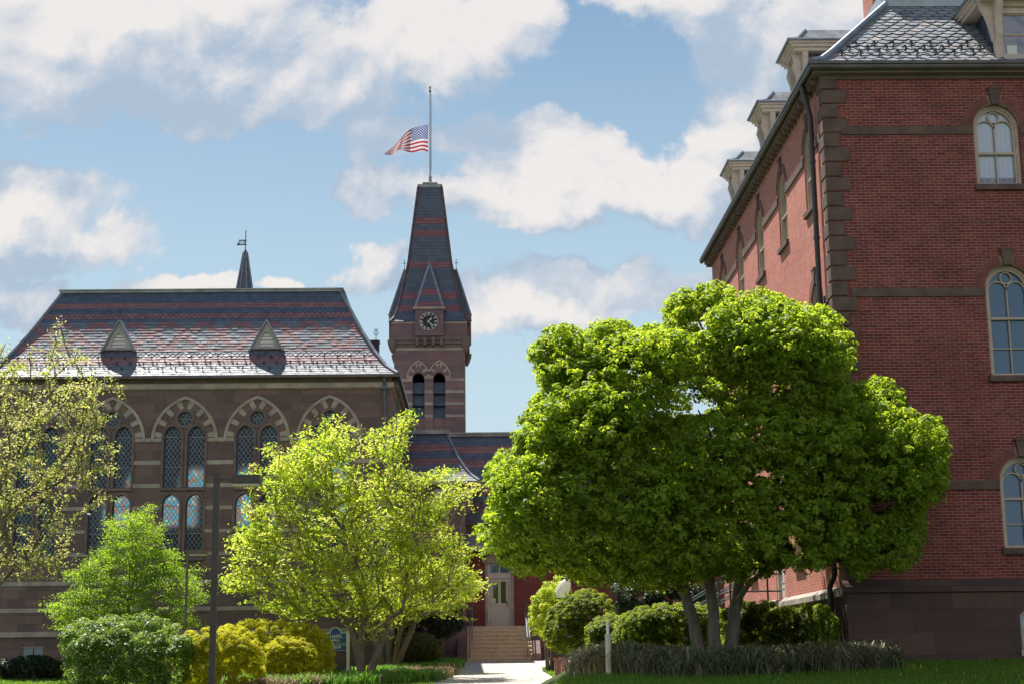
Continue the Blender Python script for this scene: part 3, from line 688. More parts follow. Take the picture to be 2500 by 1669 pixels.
for u in bays:
    mb.cur += 1
    sp_z = zc(1076); ap = zc(967); pth = arc_pointed(u, 1.235, sp_z, ap - sp_z - .05, 12)
    strip(mb, frC, pth, .115, -.02, .06)
    Ro = (1.235 ** 2 + (ap - sp_z - .05) ** 2) / (2 * 1.235)
    for s in (-1, 1):
        a1 = math.atan2(ap - sp_z - .05, 1.235 - (1.235 - Ro) - 1.235 + Ro - (Ro - 1.235) ) if False else math.acos((Ro - 1.235) / Ro)
        for k in range(4):
            a = a1 * (.13 + .243 * k); c_, s_ = math.cos(a), math.sin(a); cx_ = 1.235 - Ro
            q = []
            for rad_, hw_ in ((Ro - .04, .105), (Ro - .37, .082)):
                for e in (-1, 1): q.append((u + s * (cx_ + rad_ * c_ - e * hw_ * s_), sp_z + rad_ * s_ + e * hw_ * c_))
            q = [q[0], q[1], q[3], q[2]]
            mb.add([frC(p[0], .022, p[1]) for p in q] + [frC(p[0], -.02, p[1]) for p in q], [(0, 1, 2, 3), (0, 4, 5, 1), (1, 5, 6, 2), (2, 6, 7, 3), (3, 7, 4, 0)])
split(mb, 'arch_moulding', M_BUFF, ch)
mb = MB()
for u in bays:                                        # brown hood of the twin lights, mullion, roundel rims
    mb.cur += 1
    for s in (-1, 1):
        for z0, zs, zt_ in (lanU, lanL):
            strip(mb, frC, [(u + s * du_ + LH + .05, z0 - .02)] + arc_pointed(u + s * du_, LH + .05, zs, zt_ - zs + .05, 8) + [(u + s * du_ - LH - .05, z0 - .02)], .10, -.02, .045)
        strip(mb, frC, [(u + s * .66 + .1 * math.cos(2 * math.pi * k / 12), rz - .02 + .1 * math.sin(2 * math.pi * k / 12)) for k in range(12)], .03, 0, .02, closed=True)
    fbox(mb, frC, u - .86, u + .86, -.02, .09, lanU[0] - .13, lanU[0] - .03)
    fbox(mb, frC, u - .86, u + .86, -.02, .10, lanL[0] - .16, lanL[0] - .03)
    strip(mb, frC, [(u + (rr + .06) * math.cos(2 * math.pi * k / 24), rz + (rr + .06) * math.sin(2 * math.pi * k / 24)) for k in range(24)], .11, -.02, .04, closed=True)
split(mb, 'window_surround', M_TRIMD, ch)
n_ = 0
for u in bays:
    for s in (-1, 1):
        for z0, zs, zt_ in (lanU, lanL):
            uc = u + s * du_; h = [(uc - LH, z0), (uc + LH, z0)] + arc_pointed(uc, LH, zs, zt_ - zs, 7)
            f = MB(); strip(f, frC, [(uc + (p[0] - uc) * .95, p[1] + (.015 if p[1] < z0 + .01 else 0)) for p in h], .035, -.17, -.135, closed=True)
            w = f.build('window', M_BLUEF, ch)
            pn = pane(frC, [(uc + (p[0] - uc) * .99, p[1]) for p in h], -.155); pn.build('pane', M_STAIN, w)
            b = MB(True); H = zt_ - z0
            for q in ((zs - .02, z0 + .33 * H) if z0 == lanU[0] else (zs - .03, z0 + .37 * H)): fbox(b, frC, uc - LH * .95, uc + LH * .95, -.15, -.12, q - .014, q + .014)
            split(b, 'saddle_bar', M_LEADBAR, w)
    f = MB(); strip(f, frC, [(u + rr * .95 * math.cos(2 * math.pi * k / 24), rz + rr * .95 * math.sin(2 * math.pi * k / 24)) for k in range(24)], .03, -.16, -.13, closed=True)
    w = f.build('round_window', M_BLUEF, ch)
    pane(frC, [(u + rr * .98 * math.cos(2 * math.pi * k / 24), rz + rr * .98 * math.sin(2 * math.pi * k / 24)) for k in range(24)], -.15).build('pane', M_STAIN, w)
    b = MB()
    for k in range(6):
        a = math.pi / 3 * k + .5; c_ = (u + .13 * math.cos(a), rz + .13 * math.sin(a))
        strip(b, frC, [(c_[0] + .07 * math.cos(2 * math.pi * j / 10), c_[1] + .07 * math.sin(2 * math.pi * j / 10)) for j in range(10)], .013, -.15, -.13, closed=True)
    fbox(b, frC, u - rr * .95, u + rr * .95, -.15, -.125, rz - .008, rz + .008); b.build('tracery', M_LEADBAR, w)
# basement window
w = MB(); x0, x1, z0, z1 = bw.x - .42, bw.x + .42, zc(1622), zc(1570)
for a in ((x0 - .05, x0 + .05, z0, z1), (x1 - .05, x1 + .05, z0, z1), (x0 + .05, x1 - .05, z1 - .08, z1), (x0 + .05, x1 - .05, z0, z0 + .07), (bw.x - .03, bw.x + .03, z0 + .07, z1 - .08)): fbox(w, frC, a[0], a[1], -.16, -.06, a[2], a[3])
w = w.build('basement_window', mat('faded_window_paint', col=(.30, .26, .24)), ch); pane(frC, [(x0, z0), (x1, z0), (x1, z1), (x0, z1)], -.13).build('pane', M_GLASSL, w)
# roof
ze = at(450, 917, YC - .35).z; ZR = (at(450, 716, 62.3).z); DD = 2.50; EY = YC - .35; EX = CXR + .26; EL = CXL - .26; HH = ZR - ze
prof = [(0, ze), (.19 * DD, ze + .10 * HH), (.38 * DD, ze + .265 * HH), (.60 * DD, ze + .50 * HH), (DD, ZR)]
def rowh(prof, rows):
    cum = [0]
    for a, b in zip(prof, prof[1:]): cum.append(cum[-1] + math.hypot(b[0] - a[0], b[1] - a[1]))
    return [np.interp((r + .5) * cum[-1] / rows, cum, [(p[1] - prof[0][1]) / (prof[-1][1] - prof[0][1]) for p in prof]) for r in range(rows)]
NR = 33; rh_ = rowh(prof, NR)
def chcol(r, k, x, L, rows):
    h = rh_[r]
    if h < .10: return (.17, .19, .215)
    if h < .153: return (.12, .14, .17)
    if h < .227: return SL_R
    if h < .296: return (.10, .12, .16)
    if h < .335: return SL_R
    if h < .645:
        q = (h - .335) / .31; m1 = (x / 1.40 + q) % 1; m2 = (x / 1.40 - q) % 1
        return SL_R if (min(m1, 1 - m1) < .15 or min(m2, 1 - m2) < .15) else (.13, .15, .185)
    if h < .685: return SL_B
    if h < .73: return SL_R
    if h < .803: return SL_B
    if h < .877: return SL_R
    return SL_B
hx = lambda r: (.225 < rh_[r] < .30) or (.69 < rh_[r] < .80)
rb = MB()
PF, TF = slate_slope(rb, (EL, EY, ze), (EX, EY, ze), prof, 1, 1, NR, .21, chcol, hx, .016)
slate_slope(rb, (EX, EY, ze), (EX, CYB + .3, ze), prof, 1, 1, NR, .42, chcol, None, .016)
slate_slope(rb, (EX, CYB + .3, ze), (EL, CYB + .3, ze), prof, 1, 1, 10, 3, chcol, None)
slate_slope(rb, (EL, CYB + .3, ze), (EL, EY, ze), prof, 1, 1, 10, 3, chcol, None)
rb.add([(EL + DD, EY + DD, ZR), (EX - DD, EY + DD, ZR), (EX - DD, CYB + .3 - DD, ZR), (EL + DD, CYB + .3 - DD, ZR)], [(0, 1, 2, 3)], 1)
roof = rb.build('roof', [M_SLATE, M_SLATEU], ch, tint=True)
mb = MB(); zt2 = at(450, 705, 62.0).z
mb.box((EL + DD - .10, EY + DD - .10, ZR - .02), (EX - DD + .10, EY + DD + .4, ZR + (zt2 - ZR) * .55)); mb.box((EL + DD - .15, EY + DD - .145, ZR + (zt2 - ZR) * .55), (EX - DD + .15, EY + DD + .45, zt2))
mb.box((EX - DD - .4, EY + DD + .45, ZR - .02), (EX - DD + .17, CYB - DD, zt2)); mb.build('ridge_coping', M_COPING, roof)
mb = MB(True)
for cx_, sx_ in ((EX, -1), (EL, 1)): mb.tube([(cx_ + sx_ * i, EY + i, z + .05) for i, z in prof], .075, 8)
split(mb, 'hip_flashing', M_LEAD, roof)
mb = MB(); mb.box((EL - .08, EY - .10, ze - .10), (EX + .08, EY, ze + .012)); mb.box((EX, EY, ze - .10), (EX + .10, CYB, ze + .012))
mb.box((EL, EY, ze - .06), (EX, YC + .1, ze - .02)); mb.build('gutter', M_GUTTER, ch)
mb = MB(); fbox(mb, frC, CXL - .02, CXR + .02, -.02, .08, zc(937), zc(923)); mb.build('frieze', M_TRIMD, ch)
mb = MB(True)
for k in range(34):
    y = YC + .2 + k * .5; mb.box((CXR + .0, y, ze - .42), (CXR + .24, y + .22, ze - .10))
split(mb, 'corbel', M_TRIMD, ch)
px = at(939, 1000, YC); mb = MB(); mb.tube([(px.x, YC - .30, ze - .08), (px.x, YC - .14, ze - .45), (px.x, YC - .12, -.3)], .055, 10); mb.box((px.x - .1, YC - .3, ze - .55), (px.x + .1, YC - .06, ze - .4))
mb.build('downpipe', M_PIPEB, ch)
# roof dormers
def surf(h, prof_=None):
    p_ = prof_ or prof; zz = p_[0][1] + h * (p_[-1][1] - p_[0][1]); return float(np.interp(zz, [p[1] for p in p_], [p[0] for p in p_])), zz
for pxc in (289, 650):
    ins, zb = surf(.325); yF = EY + ins - .10; c = at(pxc, 850, yF).x; hw = .61; zt_ = at(pxc, 785, yF).z
    d = MB(); tri = lambda h_, zz0, zz1: [(c - h_, zz0), (c + h_, zz0), (c, zz1)]
    out_ = tri(hw, zb, zt_); hol = [(c - .27, zb + .08), (c + .27, zb + .08)] + arc_pointed(c, .27, zb + .22, .42, 5)
    wall(d, Frame((0, yF, 0), (1, 0, 0), (0, -1, 0)), out_, [hol], .12)
    dm = d.build('roof_dormer', M_DORM, ch)
    l = MB(); frD = Frame((0, yF, 0), (1, 0, 0), (0, -1, 0))
    for k in range(4): l.add([frD(c - .27, -.03, zb + .06 + .14 * k), frD(c + .27, -.03, zb + .06 + .14 * k), frD(c + .27, -.10, zb + .21 + .14 * k), frD(c - .27, -.10, zb + .21 + .14 * k)], [(0, 1, 2, 3)])
    l.build('louver', M_WHITE, dm)
    l = MB(); yb = EY + surf((zt_ - ze) / HH)[0] + .05
    for s in (-1, 1):
        l.add([(c + s * (hw + .10), yF - .10, zb - .12), (c, yF - .10, zt_ + .10), (c, yb, zt_ + .10), (c + s * (hw + .10), EY + ins + .05, zb - .12),
               (c + s * (hw + .02), yF - .10, zb - .12), (c, yF - .10, zt_ - .02), (c, yb, zt_ - .02), (c + s * (hw + .02), EY + ins + .05, zb - .12)],
              [(0, 1, 2, 3), (4, 7, 6, 5), (0, 4, 5, 1), (3, 2, 6, 7), (0, 3, 7, 4)])
    l.box((c - hw - .08, yF - .08, zb - .05), (c + hw + .08, yF + .2, zb)); l.build('dormer_roof', M_LEAD, dm)
    fn = MB(); fn.tube([(c, yF, zt_ + .08), (c, yF, zt_ + .5)], .014, 6)
    for s in (-1, 1):
        fn.tube([(c, yF, zt_ + .20), (c + s * .09, yF, zt_ + .27), (c + s * .08, yF, zt_ + .36)], .014, 5); fn.tube([(c, yF, zt_ + .34), (c + s * .06, yF, zt_ + .40), (c + s * .05, yF, zt_ + .46)], .012, 5)
    fn.build('finial', M_IRON, dm)
# dormer and finials glimpsed over the side slope
y_ = 68.0; c = at(915, 850, y_); d = MB(); hw = .22
d.box((c.x - .35, y_ - .45, c.z - .5), (c.x + .18, y_ + .45, c.z + .28)); dd_ = d.build('side_dormer', M_SLATEU, ch)
d = MB(); d.prism([(y_ - .5, c.z + .28), (y_ + .5, c.z + .28), (y_, c.z + .38)], 'x', c.x - .4, c.x + .22); d.build('dormer_roof', M_LEAD, dd_)
fn = MB(); a = at(918, 832, y_); fn.tube([(a.x, y_, a.z), (a.x, y_, a.z + .55)], .016, 6)
for s in (-1, 1):
    fn.tube([(a.x, y_, a.z + .25), (a.x + s * .10, y_, a.z + .33), (a.x + s * .08, y_, a.z + .43)], .016, 5); fn.tube([(a.x, y_, a.z + .43), (a.x + s * .07, y_, a.z + .48), (a.x + s * .06, y_, a.z + .54)], .014, 5)
fn.build('finial', M_IRON, dd_)
# snow guards
g_ = MB(); g_.tube([(0, 0, 0), (0, -.03, .06), (0, -.05, .13)], .014, 5); g_.tube([(-.05, -.02, .05), (0, -.05, .11), (.05, -.02, .05)], .013, 5); g_.tube([(-.03, -.04, .13), (.03, -.04, .13)], .015, 5)
sg0 = g_.build('snow_guard', M_IRON); first = True
for j, h in enumerate((.205, .135, .07)):
    ins, zz = surf(h)
    for k in range(29):
        x = at(30, 880, EY).x + (k + .5 * (j % 2)) * 32.7 * hp
        if x > EX - .4 - ins or x < EL + ins + .2: continue
        o = sg0 if first else sg0.copy()
        if not first: COL.objects.link(o)
        o.parent = ch; o.location = Vector((x, EY + ins - .01, zz)) - wloc(ch); first = False

# ------------------------------------------------------------------ spire behind the chapel
ys_ = 70.0; b0 = at(597, 712, ys_); t0_ = at(597, 616, ys_); hwb = 23 * .0187; hwt = 5 * .0187; zb = b0.z - 1.2
sp = thing('roof_spire', (b0.x, ys_, zb), 'slender slate spire rising behind the long chapel ridge', 'spire')
n8 = 8; m = MB(); hwb *= 1.28; vs = []
for r_, z_ in ((hwb, zb), (hwt, t0_.z)): vs += [(b0.x + r_ / math.cos(math.pi / 8) * math.cos(math.pi / 8 + math.pi / 4 * k), ys_ + r_ / math.cos(math.pi / 8) * math.sin(math.pi / 8 + math.pi / 4 * k), z_) for k in range(8)]
m.add(vs, [(k, (k + 1) % 8, 8 + (k + 1) % 8, 8 + k) for k in range(8)] + [tuple(range(8, 16))]); m.build('slate_cone', mat('spire_slate', rough_paint((.10, .115, .15), .2, 6), rough=.5), sp)
m = MB()
for k in range(8): m.bar(vs[k], vs[8 + k], .045, .045)
m.build('lead_hip', M_LEAD, sp)
vn = thing('weather_vane', (b0.x, ys_, t0_.z), 'black pierced iron banner weather vane on the slender spire', 'weather vane')
m = MB(); m.tube([(b0.x, ys_, t0_.z), (b0.x, ys_, at(597, 563, ys_).z)], .022, 6); m.lathe((b0.x, ys_, t0_.z), [(.05, 0), (.06, .06), (.03, .12)], 8); m.build('rod', M_IRON, vn)
m = MB(); zz0, zz1 = at(597, 598, ys_).z, at(597, 587, ys_).z; L_ = 17 * .0187
for z_ in (zz0, zz1): m.box((b0.x - L_, ys_ - .02, z_ - .018), (b0.x + .05, ys_ + .02, z_ + .018))
for k in range(7): m.box((b0.x - L_ + .05 * k, ys_ - .015, zz0), (b0.x - L_ + .05 * k + (.016 if k < 5 else .035), ys_ + .015, zz1))
m.prism([(b0.x - L_ - .10, zz0 - .02), (b0.x - L_ + .03, zz0 - .02), (b0.x - L_ + .03, zz1 - .05)], 'y', ys_ - .02, ys_ + .02); m.build('banner', M_IRON, vn)

# ------------------------------------------------------------------ clock tower
YT = 88.0; tc_ = at(1048.5, 900, YT); TX = tc_.x; hw = 2.03
def zt(py): return at(1049, py, YT).z
tw = thing('clock_tower', (TX, YT + hw, 0), 'tall brownstone clock tower with steep slate roof banded in red', 'tower')
frT = Frame((TX, YT, 0), (1, 0, 0), (0, -1, 0)); mT = .0238
mb = MB(); hs = []
for s in (-1, 1):
    u = (1021.5 - 1047.5) * mT if s < 0 else (1071.5 - 1047.5) * mT; u -= .01
    hs.append([(u - .34, zt(1050)), (u + .34, zt(1050))] + arc_pointed(u, .34, zt(924), zt(908) - zt(924), 7))
lu = [(h[0][0] + h[1][0]) / 2 for h in hs]
wall(mb, frT, [(-hw, 3), (hw, 3), (hw, zt(852)), (-hw, zt(852))], hs, .5)
mb.box((TX - hw, YT + .5, 3), (TX - hw + .4, YT + 2 * hw, zt(852))); mb.box((TX + hw - .4, YT + .5, 3), (TX + hw, YT + 2 * hw, zt(852))); mb.box((TX - hw + .4, YT + 2 * hw - .4, 3), (TX + hw - .4, YT + 2 * hw, zt(852)))
h2 = 2.19; mb.box((TX - h2, YT - (h2 - hw), zt(826)), (TX + h2, YT + 2 * hw + h2 - hw, zt(790)))
mb.build('shaft', M_STONET, tw)
mb = MB(); cy = YT + hw
for hh_, a, b in ((2.10, 848, 840), (2.20, 840, 832), (2.30, 832, 823)): mb.box((TX - hh_, cy - hh_, zt(a)), (TX + hh_, cy + hh_, zt(b)))
for s in (-1, 1):
    for q in (0, 1):
        c_ = (TX + s * 2.12, cy - 2.12 + q * 4.24); mb.lathe((c_[0], c_[1], zt(862)), [(.05, 0), (.16, .2), (.26, .5), (.30, .75)], 10)
mb.build('cornice', M_TRIMD, tw)
mb = MB(True)
for k in (-1.5, -.5, .5, 1.5): mb.box((TX + k * .47 - .09, YT - .42, zt(845)), (TX + k * .47 + .09, YT, zt(826)))
split(mb, 'bracket', M_TRIMD, tw)
mb = MB(True)
fbox(mb, frT, -hw + .02, hw - .02, -.02, .03, zt(855), zt(848))
for ya, yb in ((923, 930), (952, 959), (981, 988), (1011, 1018)):
    for a, b in ((-hw + .02, lu[0] - .36), (lu[0] + .36, lu[1] - .36), (lu[1] + .36, hw - .02)):
        if ya == 923 and a > -1 and b < 1: continue
        fbox(mb, frT, a, b, -.02, .03, zt(yb), zt(ya))
for s in (-1, 1): fbox(mb, frT, s * 1.50 - .70, s * 1.50 + .70, .10, .20, zt(791.5), zt(787))
split(mb, 'buff_band', M_BUFFT, tw); mb = MB()
for u in lu:
    mb.cur += 1; rise = zt(881) - zt(925); pth = arc_pointed(u, .66, zt(925), rise, 10); strip(mb, frT, pth, .09, -.02, .09)
    Ro = (.66 ** 2 + rise ** 2) / (2 * .66); a1 = math.acos((Ro - .66) / Ro)
    for s in (-1, 1):
        for k in range(3):
            a = a1 * (.12 + .36 * k); c_, s_ = math.cos(a), math.sin(a); q = []
            for rad_, w_ in ((Ro - .04, .10), (Ro - .31, .065)):
                for e in (-1, 1): q.append((u + s * (.66 - Ro + rad_ * c_ - e * w_ * s_), zt(925) + rad_ * s_ + e * w_ * c_))
            q = [q[0], q[1], q[3], q[2]]
            mb.add([frT(p[0], .03, p[1]) for p in q] + [frT(p[0], -.02, p[1]) for p in q], [(0, 1, 2, 3), (0, 4, 5, 1), (1, 5, 6, 2), (2, 6, 7, 3), (3, 7, 4, 0)])
split(mb, 'arch_moulding', M_BUFFT, tw)
for u in lu:
    l = MB(True)
    for ya, yb in ((930, 958), (960, 988), (989, 1018)):
        l.add([frT(u - .34, -.12, zt(yb)), frT(u + .34, -.12, zt(yb)), frT(u + .34, -.36, zt(ya)), frT(u - .34, -.36, zt(ya)), frT(u - .34, -.15, zt(yb) - .03), frT(u + .34, -.15, zt(yb) - .03)], [(0, 1, 2, 3), (0, 1, 5, 4)])
    split(l, 'louver', M_LOUV, tw)
    l = MB(); fbox(l, frT, u - .34, u + .34, -.3, -.1, zt(1052), zt(1019)); l.build('apron_panel', M_STONET, tw)
# clock stage
mb = MB(); ck = .82; zk0, zk1 = zt(823), zt(759); mb.box((TX - ck, YT - .42, zk0), (TX + ck, YT + .6, zk1)); cs = mb.build('clock_stage', M_STONET, tw)
mb = MB(); mb.box((TX - ck - .10, YT - .52, zk1), (TX + ck + .10, YT + .2, zt(754))); mb.build('coping', M_BUFFT, cs)
Mc = Matrix.Translation((TX - .035, YT - .45, zt(789))) @ Matrix.Rotation(math.pi / 2, 4, 'X'); rC = .53
m = MB(); m.lathe((0, 0, 0), [(rC, 0), (rC, .03)], 40); m.v = [tuple(Mc @ Vector(v)) for v in m.v]
dial = m.build('clock_dial', mat('black_dial', col=(.006, .008, .012), rough=.6), tw)
m = MB(); N_ = 60
for k in range(N_):
    a = 2 * math.pi * k / N_; a2 = 2 * math.pi * (k + .62) / N_
    m.add([Mc @ Vector((math.cos(x) * r_, math.sin(x) * r_, .035)) for x, r_ in ((a, rC * .95), (a, rC), (a2, rC), (a2, rC * .95))], [(0, 1, 2, 3)])
RN = ['XII', 'I', 'II', 'III', 'IIII', 'V', 'VI', 'VII', 'VIII', 'IX', 'X', 'XI']
m.build('minute_ring', M_WHITE, dial)
for k, s_ in enumerate(RN):
    a = math.pi / 2 - math.pi / 6 * k
    M2 = Mc @ Matrix.Rotation(a - math.pi / 2, 4, 'Z') @ Matrix.Translation((0, rC * .78, .036)) @ Matrix.Diagonal((.62 if len(s_) > 2 else .8, 1, 1, 1))
    text_mesh(s_, .21, M_WHITE, 'numeral', dial, M2, .002, bold=.004)
for L_, a, w_ in ((.29, math.pi / 2 - math.pi / 6 * 1.38, .035), (.43, math.pi / 2 - 2 * math.pi * 23 / 60, .026)):
    m = MB(); c_, s_ = math.cos(a), math.sin(a)
    q = [(-.10, -w_ * .5), (L_ * .45, -w_ * .7), (L_ * .62, -w_ * 1.6), (L_ * .78, -w_ * .6), (L_, 0), (L_ * .78, w_ * .6), (L_ * .62, w_ * 1.6), (L_ * .45, w_ * .7), (-.10, w_ * .5)]
    m.add([Mc @ Vector((x * c_ - y * s_, x * s_ + y * c_, .05)) for x, y in q], [tuple(range(9))]); m.build('clock_hand', M_WHITE, dial)
# tower roof
zb_, zt_ = zt(787), at(1049, 456, YT + hw - .69).z; HB = 2.28; HT = .69; cyT = cy
def pf(base): return [(0, zb_), (.26, zb_ + .35), (.50, zb_ + 1.0), (1.02, zb_ + 3.7), (HB - HT, zt_)]
rb = MB(); pT = pf(0); NRT = 44; rhT = rowh(pT, NRT)
def zfrac(py): return (zt(py) - zb_) / (zt_ - zb_)
redT = [(zfrac(b), zfrac(a)) for a, b in ((518, 533), (549, 564), (629, 643), (709, 724), (741, 757))]
def tcol(r, k, x, L, rows):
    h = rhT[r]
    return (.20, .075, .085) if any(a <= h <= b for a, b in redT) else (.075, .095, .13)
cs4 = [(TX - HB, cy - HB, zb_), (TX + HB, cy - HB, zb_), (TX + HB, cy + HB, zb_), (TX - HB, cy + HB, zb_)]
for k in range(4): slate_slope(rb, cs4[k], cs4[(k + 1) % 4], pT, 1, 1, NRT, .30, tcol, None, .016)
tr_ = rb.build('roof', [M_SLATE, M_SLATEU], tw, tint=True)
mb = MB(True)
for k in range(4):
    sx = (1, -1, -1, 1)[k]; sy = (1, 1, -1, -1)[k]; mb.tube([(cs4[k][0] + sx * i, cs4[k][1] + sy * i, z) for i, z in pT], .085, 6)
split(mb, 'hip_roll', mat('red_hip_tile', rough_paint((.14, .085, .095), .3, 3), rough=.6), tr_)
mb = MB(); mb.box((TX - HT - .05, cy - HT - .05, zt_ - .05), (TX + HT + .05, cy + HT + .05, zt_ + .14)); mb.box((TX - HT + .3, cy - HT + .3, zt_ + .14), (TX + HT - .3, cy + HT - .3, zt_ + .28)); mb.box((TX - HT + .24, cy - HT + .24, zt_ + .28), (TX + HT - .24, cy + HT - .24, zt_ + .35)); mb.build('cap', M_COPING, tr_)
def pinnacle(dx, dy):
    """steep slated gable standing on the middle of each roof face"""
    zb2 = zt(756); za = at(1049, 646, 88.8).z; wv = .86; p = Vector((dx, dy, 0)); s_ = Vector((-dy, dx, 0)); c_ = Vector((TX, cy, 0))
    iA = float(np.interp(za, [q[1] for q in pT], [q[0] for q in pT])); vb = HB + .12; va = HB - iA + .02
    A = c_ + p * vb + s_ * wv + Vector((0, 0, zb2)); B = c_ + p * vb - s_ * wv + Vector((0, 0, zb2)); T_ = c_ + p * (va + .25) + Vector((0, 0, za))
    ib = float(np.interp(zb2, [q[1] for q in pT], [q[0] for q in pT]))
    A2 = c_ + p * (HB - ib - .1) + s_ * wv + Vector((0, 0, zb2)); B2 = c_ + p * (HB - ib - .1) - s_ * wv + Vector((0, 0, zb2)); T2 = c_ + p * (va - .15) + Vector((0, 0, za))
    m = MB(); n = 14
    for k in range(n):
        f0, f1 = k / n, (k + 1) / n; a0 = A.lerp(T_, f0); b0_ = B.lerp(T_, f0); a1 = A.lerp(T_, f1); b1 = B.lerp(T_, f1); z_ = (a0.z + a1.z) / 2
        h = (z_ - zb_) / (zt_ - zb_); col = (.20, .075, .085) if any(u_ <= h <= v_ for u_, v_ in redT) else (.075, .095, .13)
        o_ = p * .02; m.add([a0 + o_, b0_ + o_, b1, a1], [(0, 1, 2, 3)], 0, col)
    m.add([A, T_, T2, A2], [(0, 1, 2, 3)], 0, (.075, .095, .13)); m.add([B, B2, T2, T_], [(0, 1, 2, 3)], 0, (.075, .095, .13))
    g = m.build('roof_gable', [M_SLATE, M_SLATEU], tw, tint=True)
    m = MB(); m.bar(A + Vector((0, 0, -.1)), T_, .13, .10, up=tuple(p)); m.bar(B + Vector((0, 0, -.1)), T_, .13, .10, up=tuple(p)); m.build('flashing', M_LEAD, g)
    m = MB(); b_ = c_ + p * (HB - .4) + Vector((0, 0, zb_)); 
    for e in (A, B): m.bar((e.x, e.y, zb_ - .1), (e.x, e.y, zb2), .2, .2)
    if (dx, dy) != (0, -1):
        mm = MB(); mm.box((min(A.x, B2.x) , min(A.y, B2.y), zb_ - .8), (max(A.x, B2.x), max(A.y, B2.y), zb2)); mm.build('gable_wall', M_STONET, g)
        f = MB(); f.tube([T_, T_ + Vector((0, 0, .65))], .018, 5); f.bar(T_ + Vector((-.13, 0, .40)), T_ + Vector((.13, 0, .40)), .03); f.build('cross_finial', M_IRON, g)
for d_ in ((0, -1), (1, 0), (-1, 0), (0, 1)): pinnacle(*d_)
# flag pole and flag
fp = thing('flagpole', (TX, cy, zt_ + .35), 'tall thin grey flagpole on the top of the clock tower', 'flagpole')
zp = at(1052.5, 226, cy).z; fx = at(1053, 330, cy).x
m = MB(); m.lathe((TX, cy, zt_ + .35), [(.26, 0), (.26, .08), (.10, .14), (.085, .5)], 12); m.build('base', M_COPING, fp)
m = MB(); m.tube([(TX, cy, zt_ + .4), (TX, cy, zp)], [.062, .036], 10); m.build('pole', mat('pole_paint', col=(.42, .45, .52), rough=.4), fp)
m = MB(); m.lathe((TX, cy, zp), [(.06, 0), (.07, .1), (.05, .16)], 8); m.build('truck', M_IRON, fp)
m = MB(); m.lathe((TX, cy, zp + .2), [(.02, 0), (.07, .05), (.085, .12), (.05, .19), (.01, .22)], 10); m.build('ball', mat('gilt', col=(.55, .40, .2), rough=.3, metal=.6), fp)
def flag_fn(t, p):
    u = uvn(t); s = t.new('ShaderNodeSeparateXYZ'); t.l.new(u, s.inputs[0]); U, V = s.outputs[0], s.outputs[1]
    st = t.math('MODULO', t.math('FLOOR', t.math('MULTIPLY', V, 13)), 2)
    c = t.mix(st, (.55, .04, .07, 1), (.85, .85, .88, 1))
    inc = t.math('MULTIPLY', t.math('LESS_THAN', U, .40), t.math('GREATER_THAN', V, 6 / 13))
    a = t.math('DIVIDE', U, .40 / 6); b = t.math('DIVIDE', t.math('SUBTRACT', V, 6 / 13), (7 / 13) / 5)
    def star(a, b):
        x = t.math('SUBTRACT', t.math('FRACT', a), .5); y = t.math('SUBTRACT', t.math('FRACT', b), .5)
        return t.math('LESS_THAN', t.math('ADD', t.math('MULTIPLY', x, x), t.math('MULTIPLY', y, y)), .055)
    stars = t.math('MAXIMUM', star(a, b), t.math('MULTIPLY', star(t.math('ADD', a, .5), t.math('ADD', b, .5)), 1))
    c = t.mix(inc, c, t.mix(stars, (.05, .07, .30, 1), (.8, .8, .85, 1)))
    t.l.new(c, p.inputs['Base Color']); tb = t.new('ShaderNodeBsdfTranslucent'); t.l.new(c, tb.inputs[0])
    mx = t.new('ShaderNodeMixShader'); mx.inputs[0].default_value = .45; t.l.new(p.outputs[0], mx.inputs[1]); t.l.new(tb.outputs[0], mx.inputs[2]); t.l.new(mx.outputs[0], t.n['Material Output'].inputs[0])
NU, NV = 44, 26; me = bpy.data.meshes.new('flag'); V_ = []
for j in range(NV + 1):
    for i in range(NU + 1):
        u = i / NU; v = 1 - j / NV
        # screen outline of the flag: hoist at the pole, fly end sagging away
        top = np.array((1039 - 105 * u, 304 + 14 * u + 60 * u ** 2.2)); bot = np.array((1039 - 88 * u, 372 - 5 * math.sin(u * 9) * (1 - .2 * u) - 4 * u + 8 * max(0, u - .75) * 4))
        px_, py_ = bot + (top - bot) * v
        py_ += 5 * math.sin(u * 8 + v * 1.5) * u; px_ += 6 * math.sin(v * 4 + u * 6) * u * u
        q = at(px_ + 6, py_, cy + .55 * math.sin(u * 9 + v * 2) * u ** .7 - .9 * u)
        V_.append(tuple(q))
Fc = [(j * (NU + 1) + i, j * (NU + 1) + i + 1, (j + 1) * (NU + 1) + i + 1, (j + 1) * (NU + 1) + i) for j in range(NV) for i in range(NU)]
c0 = Vector(V_[0]); me.from_pydata([tuple(Vector(v) - c0) for v in V_], [], Fc); l = me.uv_layers.new(name='UVMap')
for lp in me.loops:
    vi = lp.vertex_index; l.data[lp.index].uv = ((vi % (NU + 1)) / NU, 1 - (vi // (NU + 1)) / NV)
me.polygons.foreach_set('use_smooth', [True] * len(Fc)); me.materials.append(mat('flag_cloth', flag_fn, rough=.8))
fo = link('flag', me); fo.location = c0; tag(fo, 'striped red and white flag with starry blue canton flying at half mast', 'flag')
m = MB(); m.tube([(TX + .09, cy - .02, zp - .1), (TX + .09, cy - .02, zt_ + 1.2)], .012, 5); m.tube([(TX - .05, cy, c0.z - .02), (c0.x, c0.y, c0.z)], .012, 5); qb = Vector(V_[NV * (NU + 1)]); m.tube([(TX - .05, cy, qb.z), (qb.x, qb.y, qb.z)], .012, 5); m.build('halyard', M_COPING, fp)

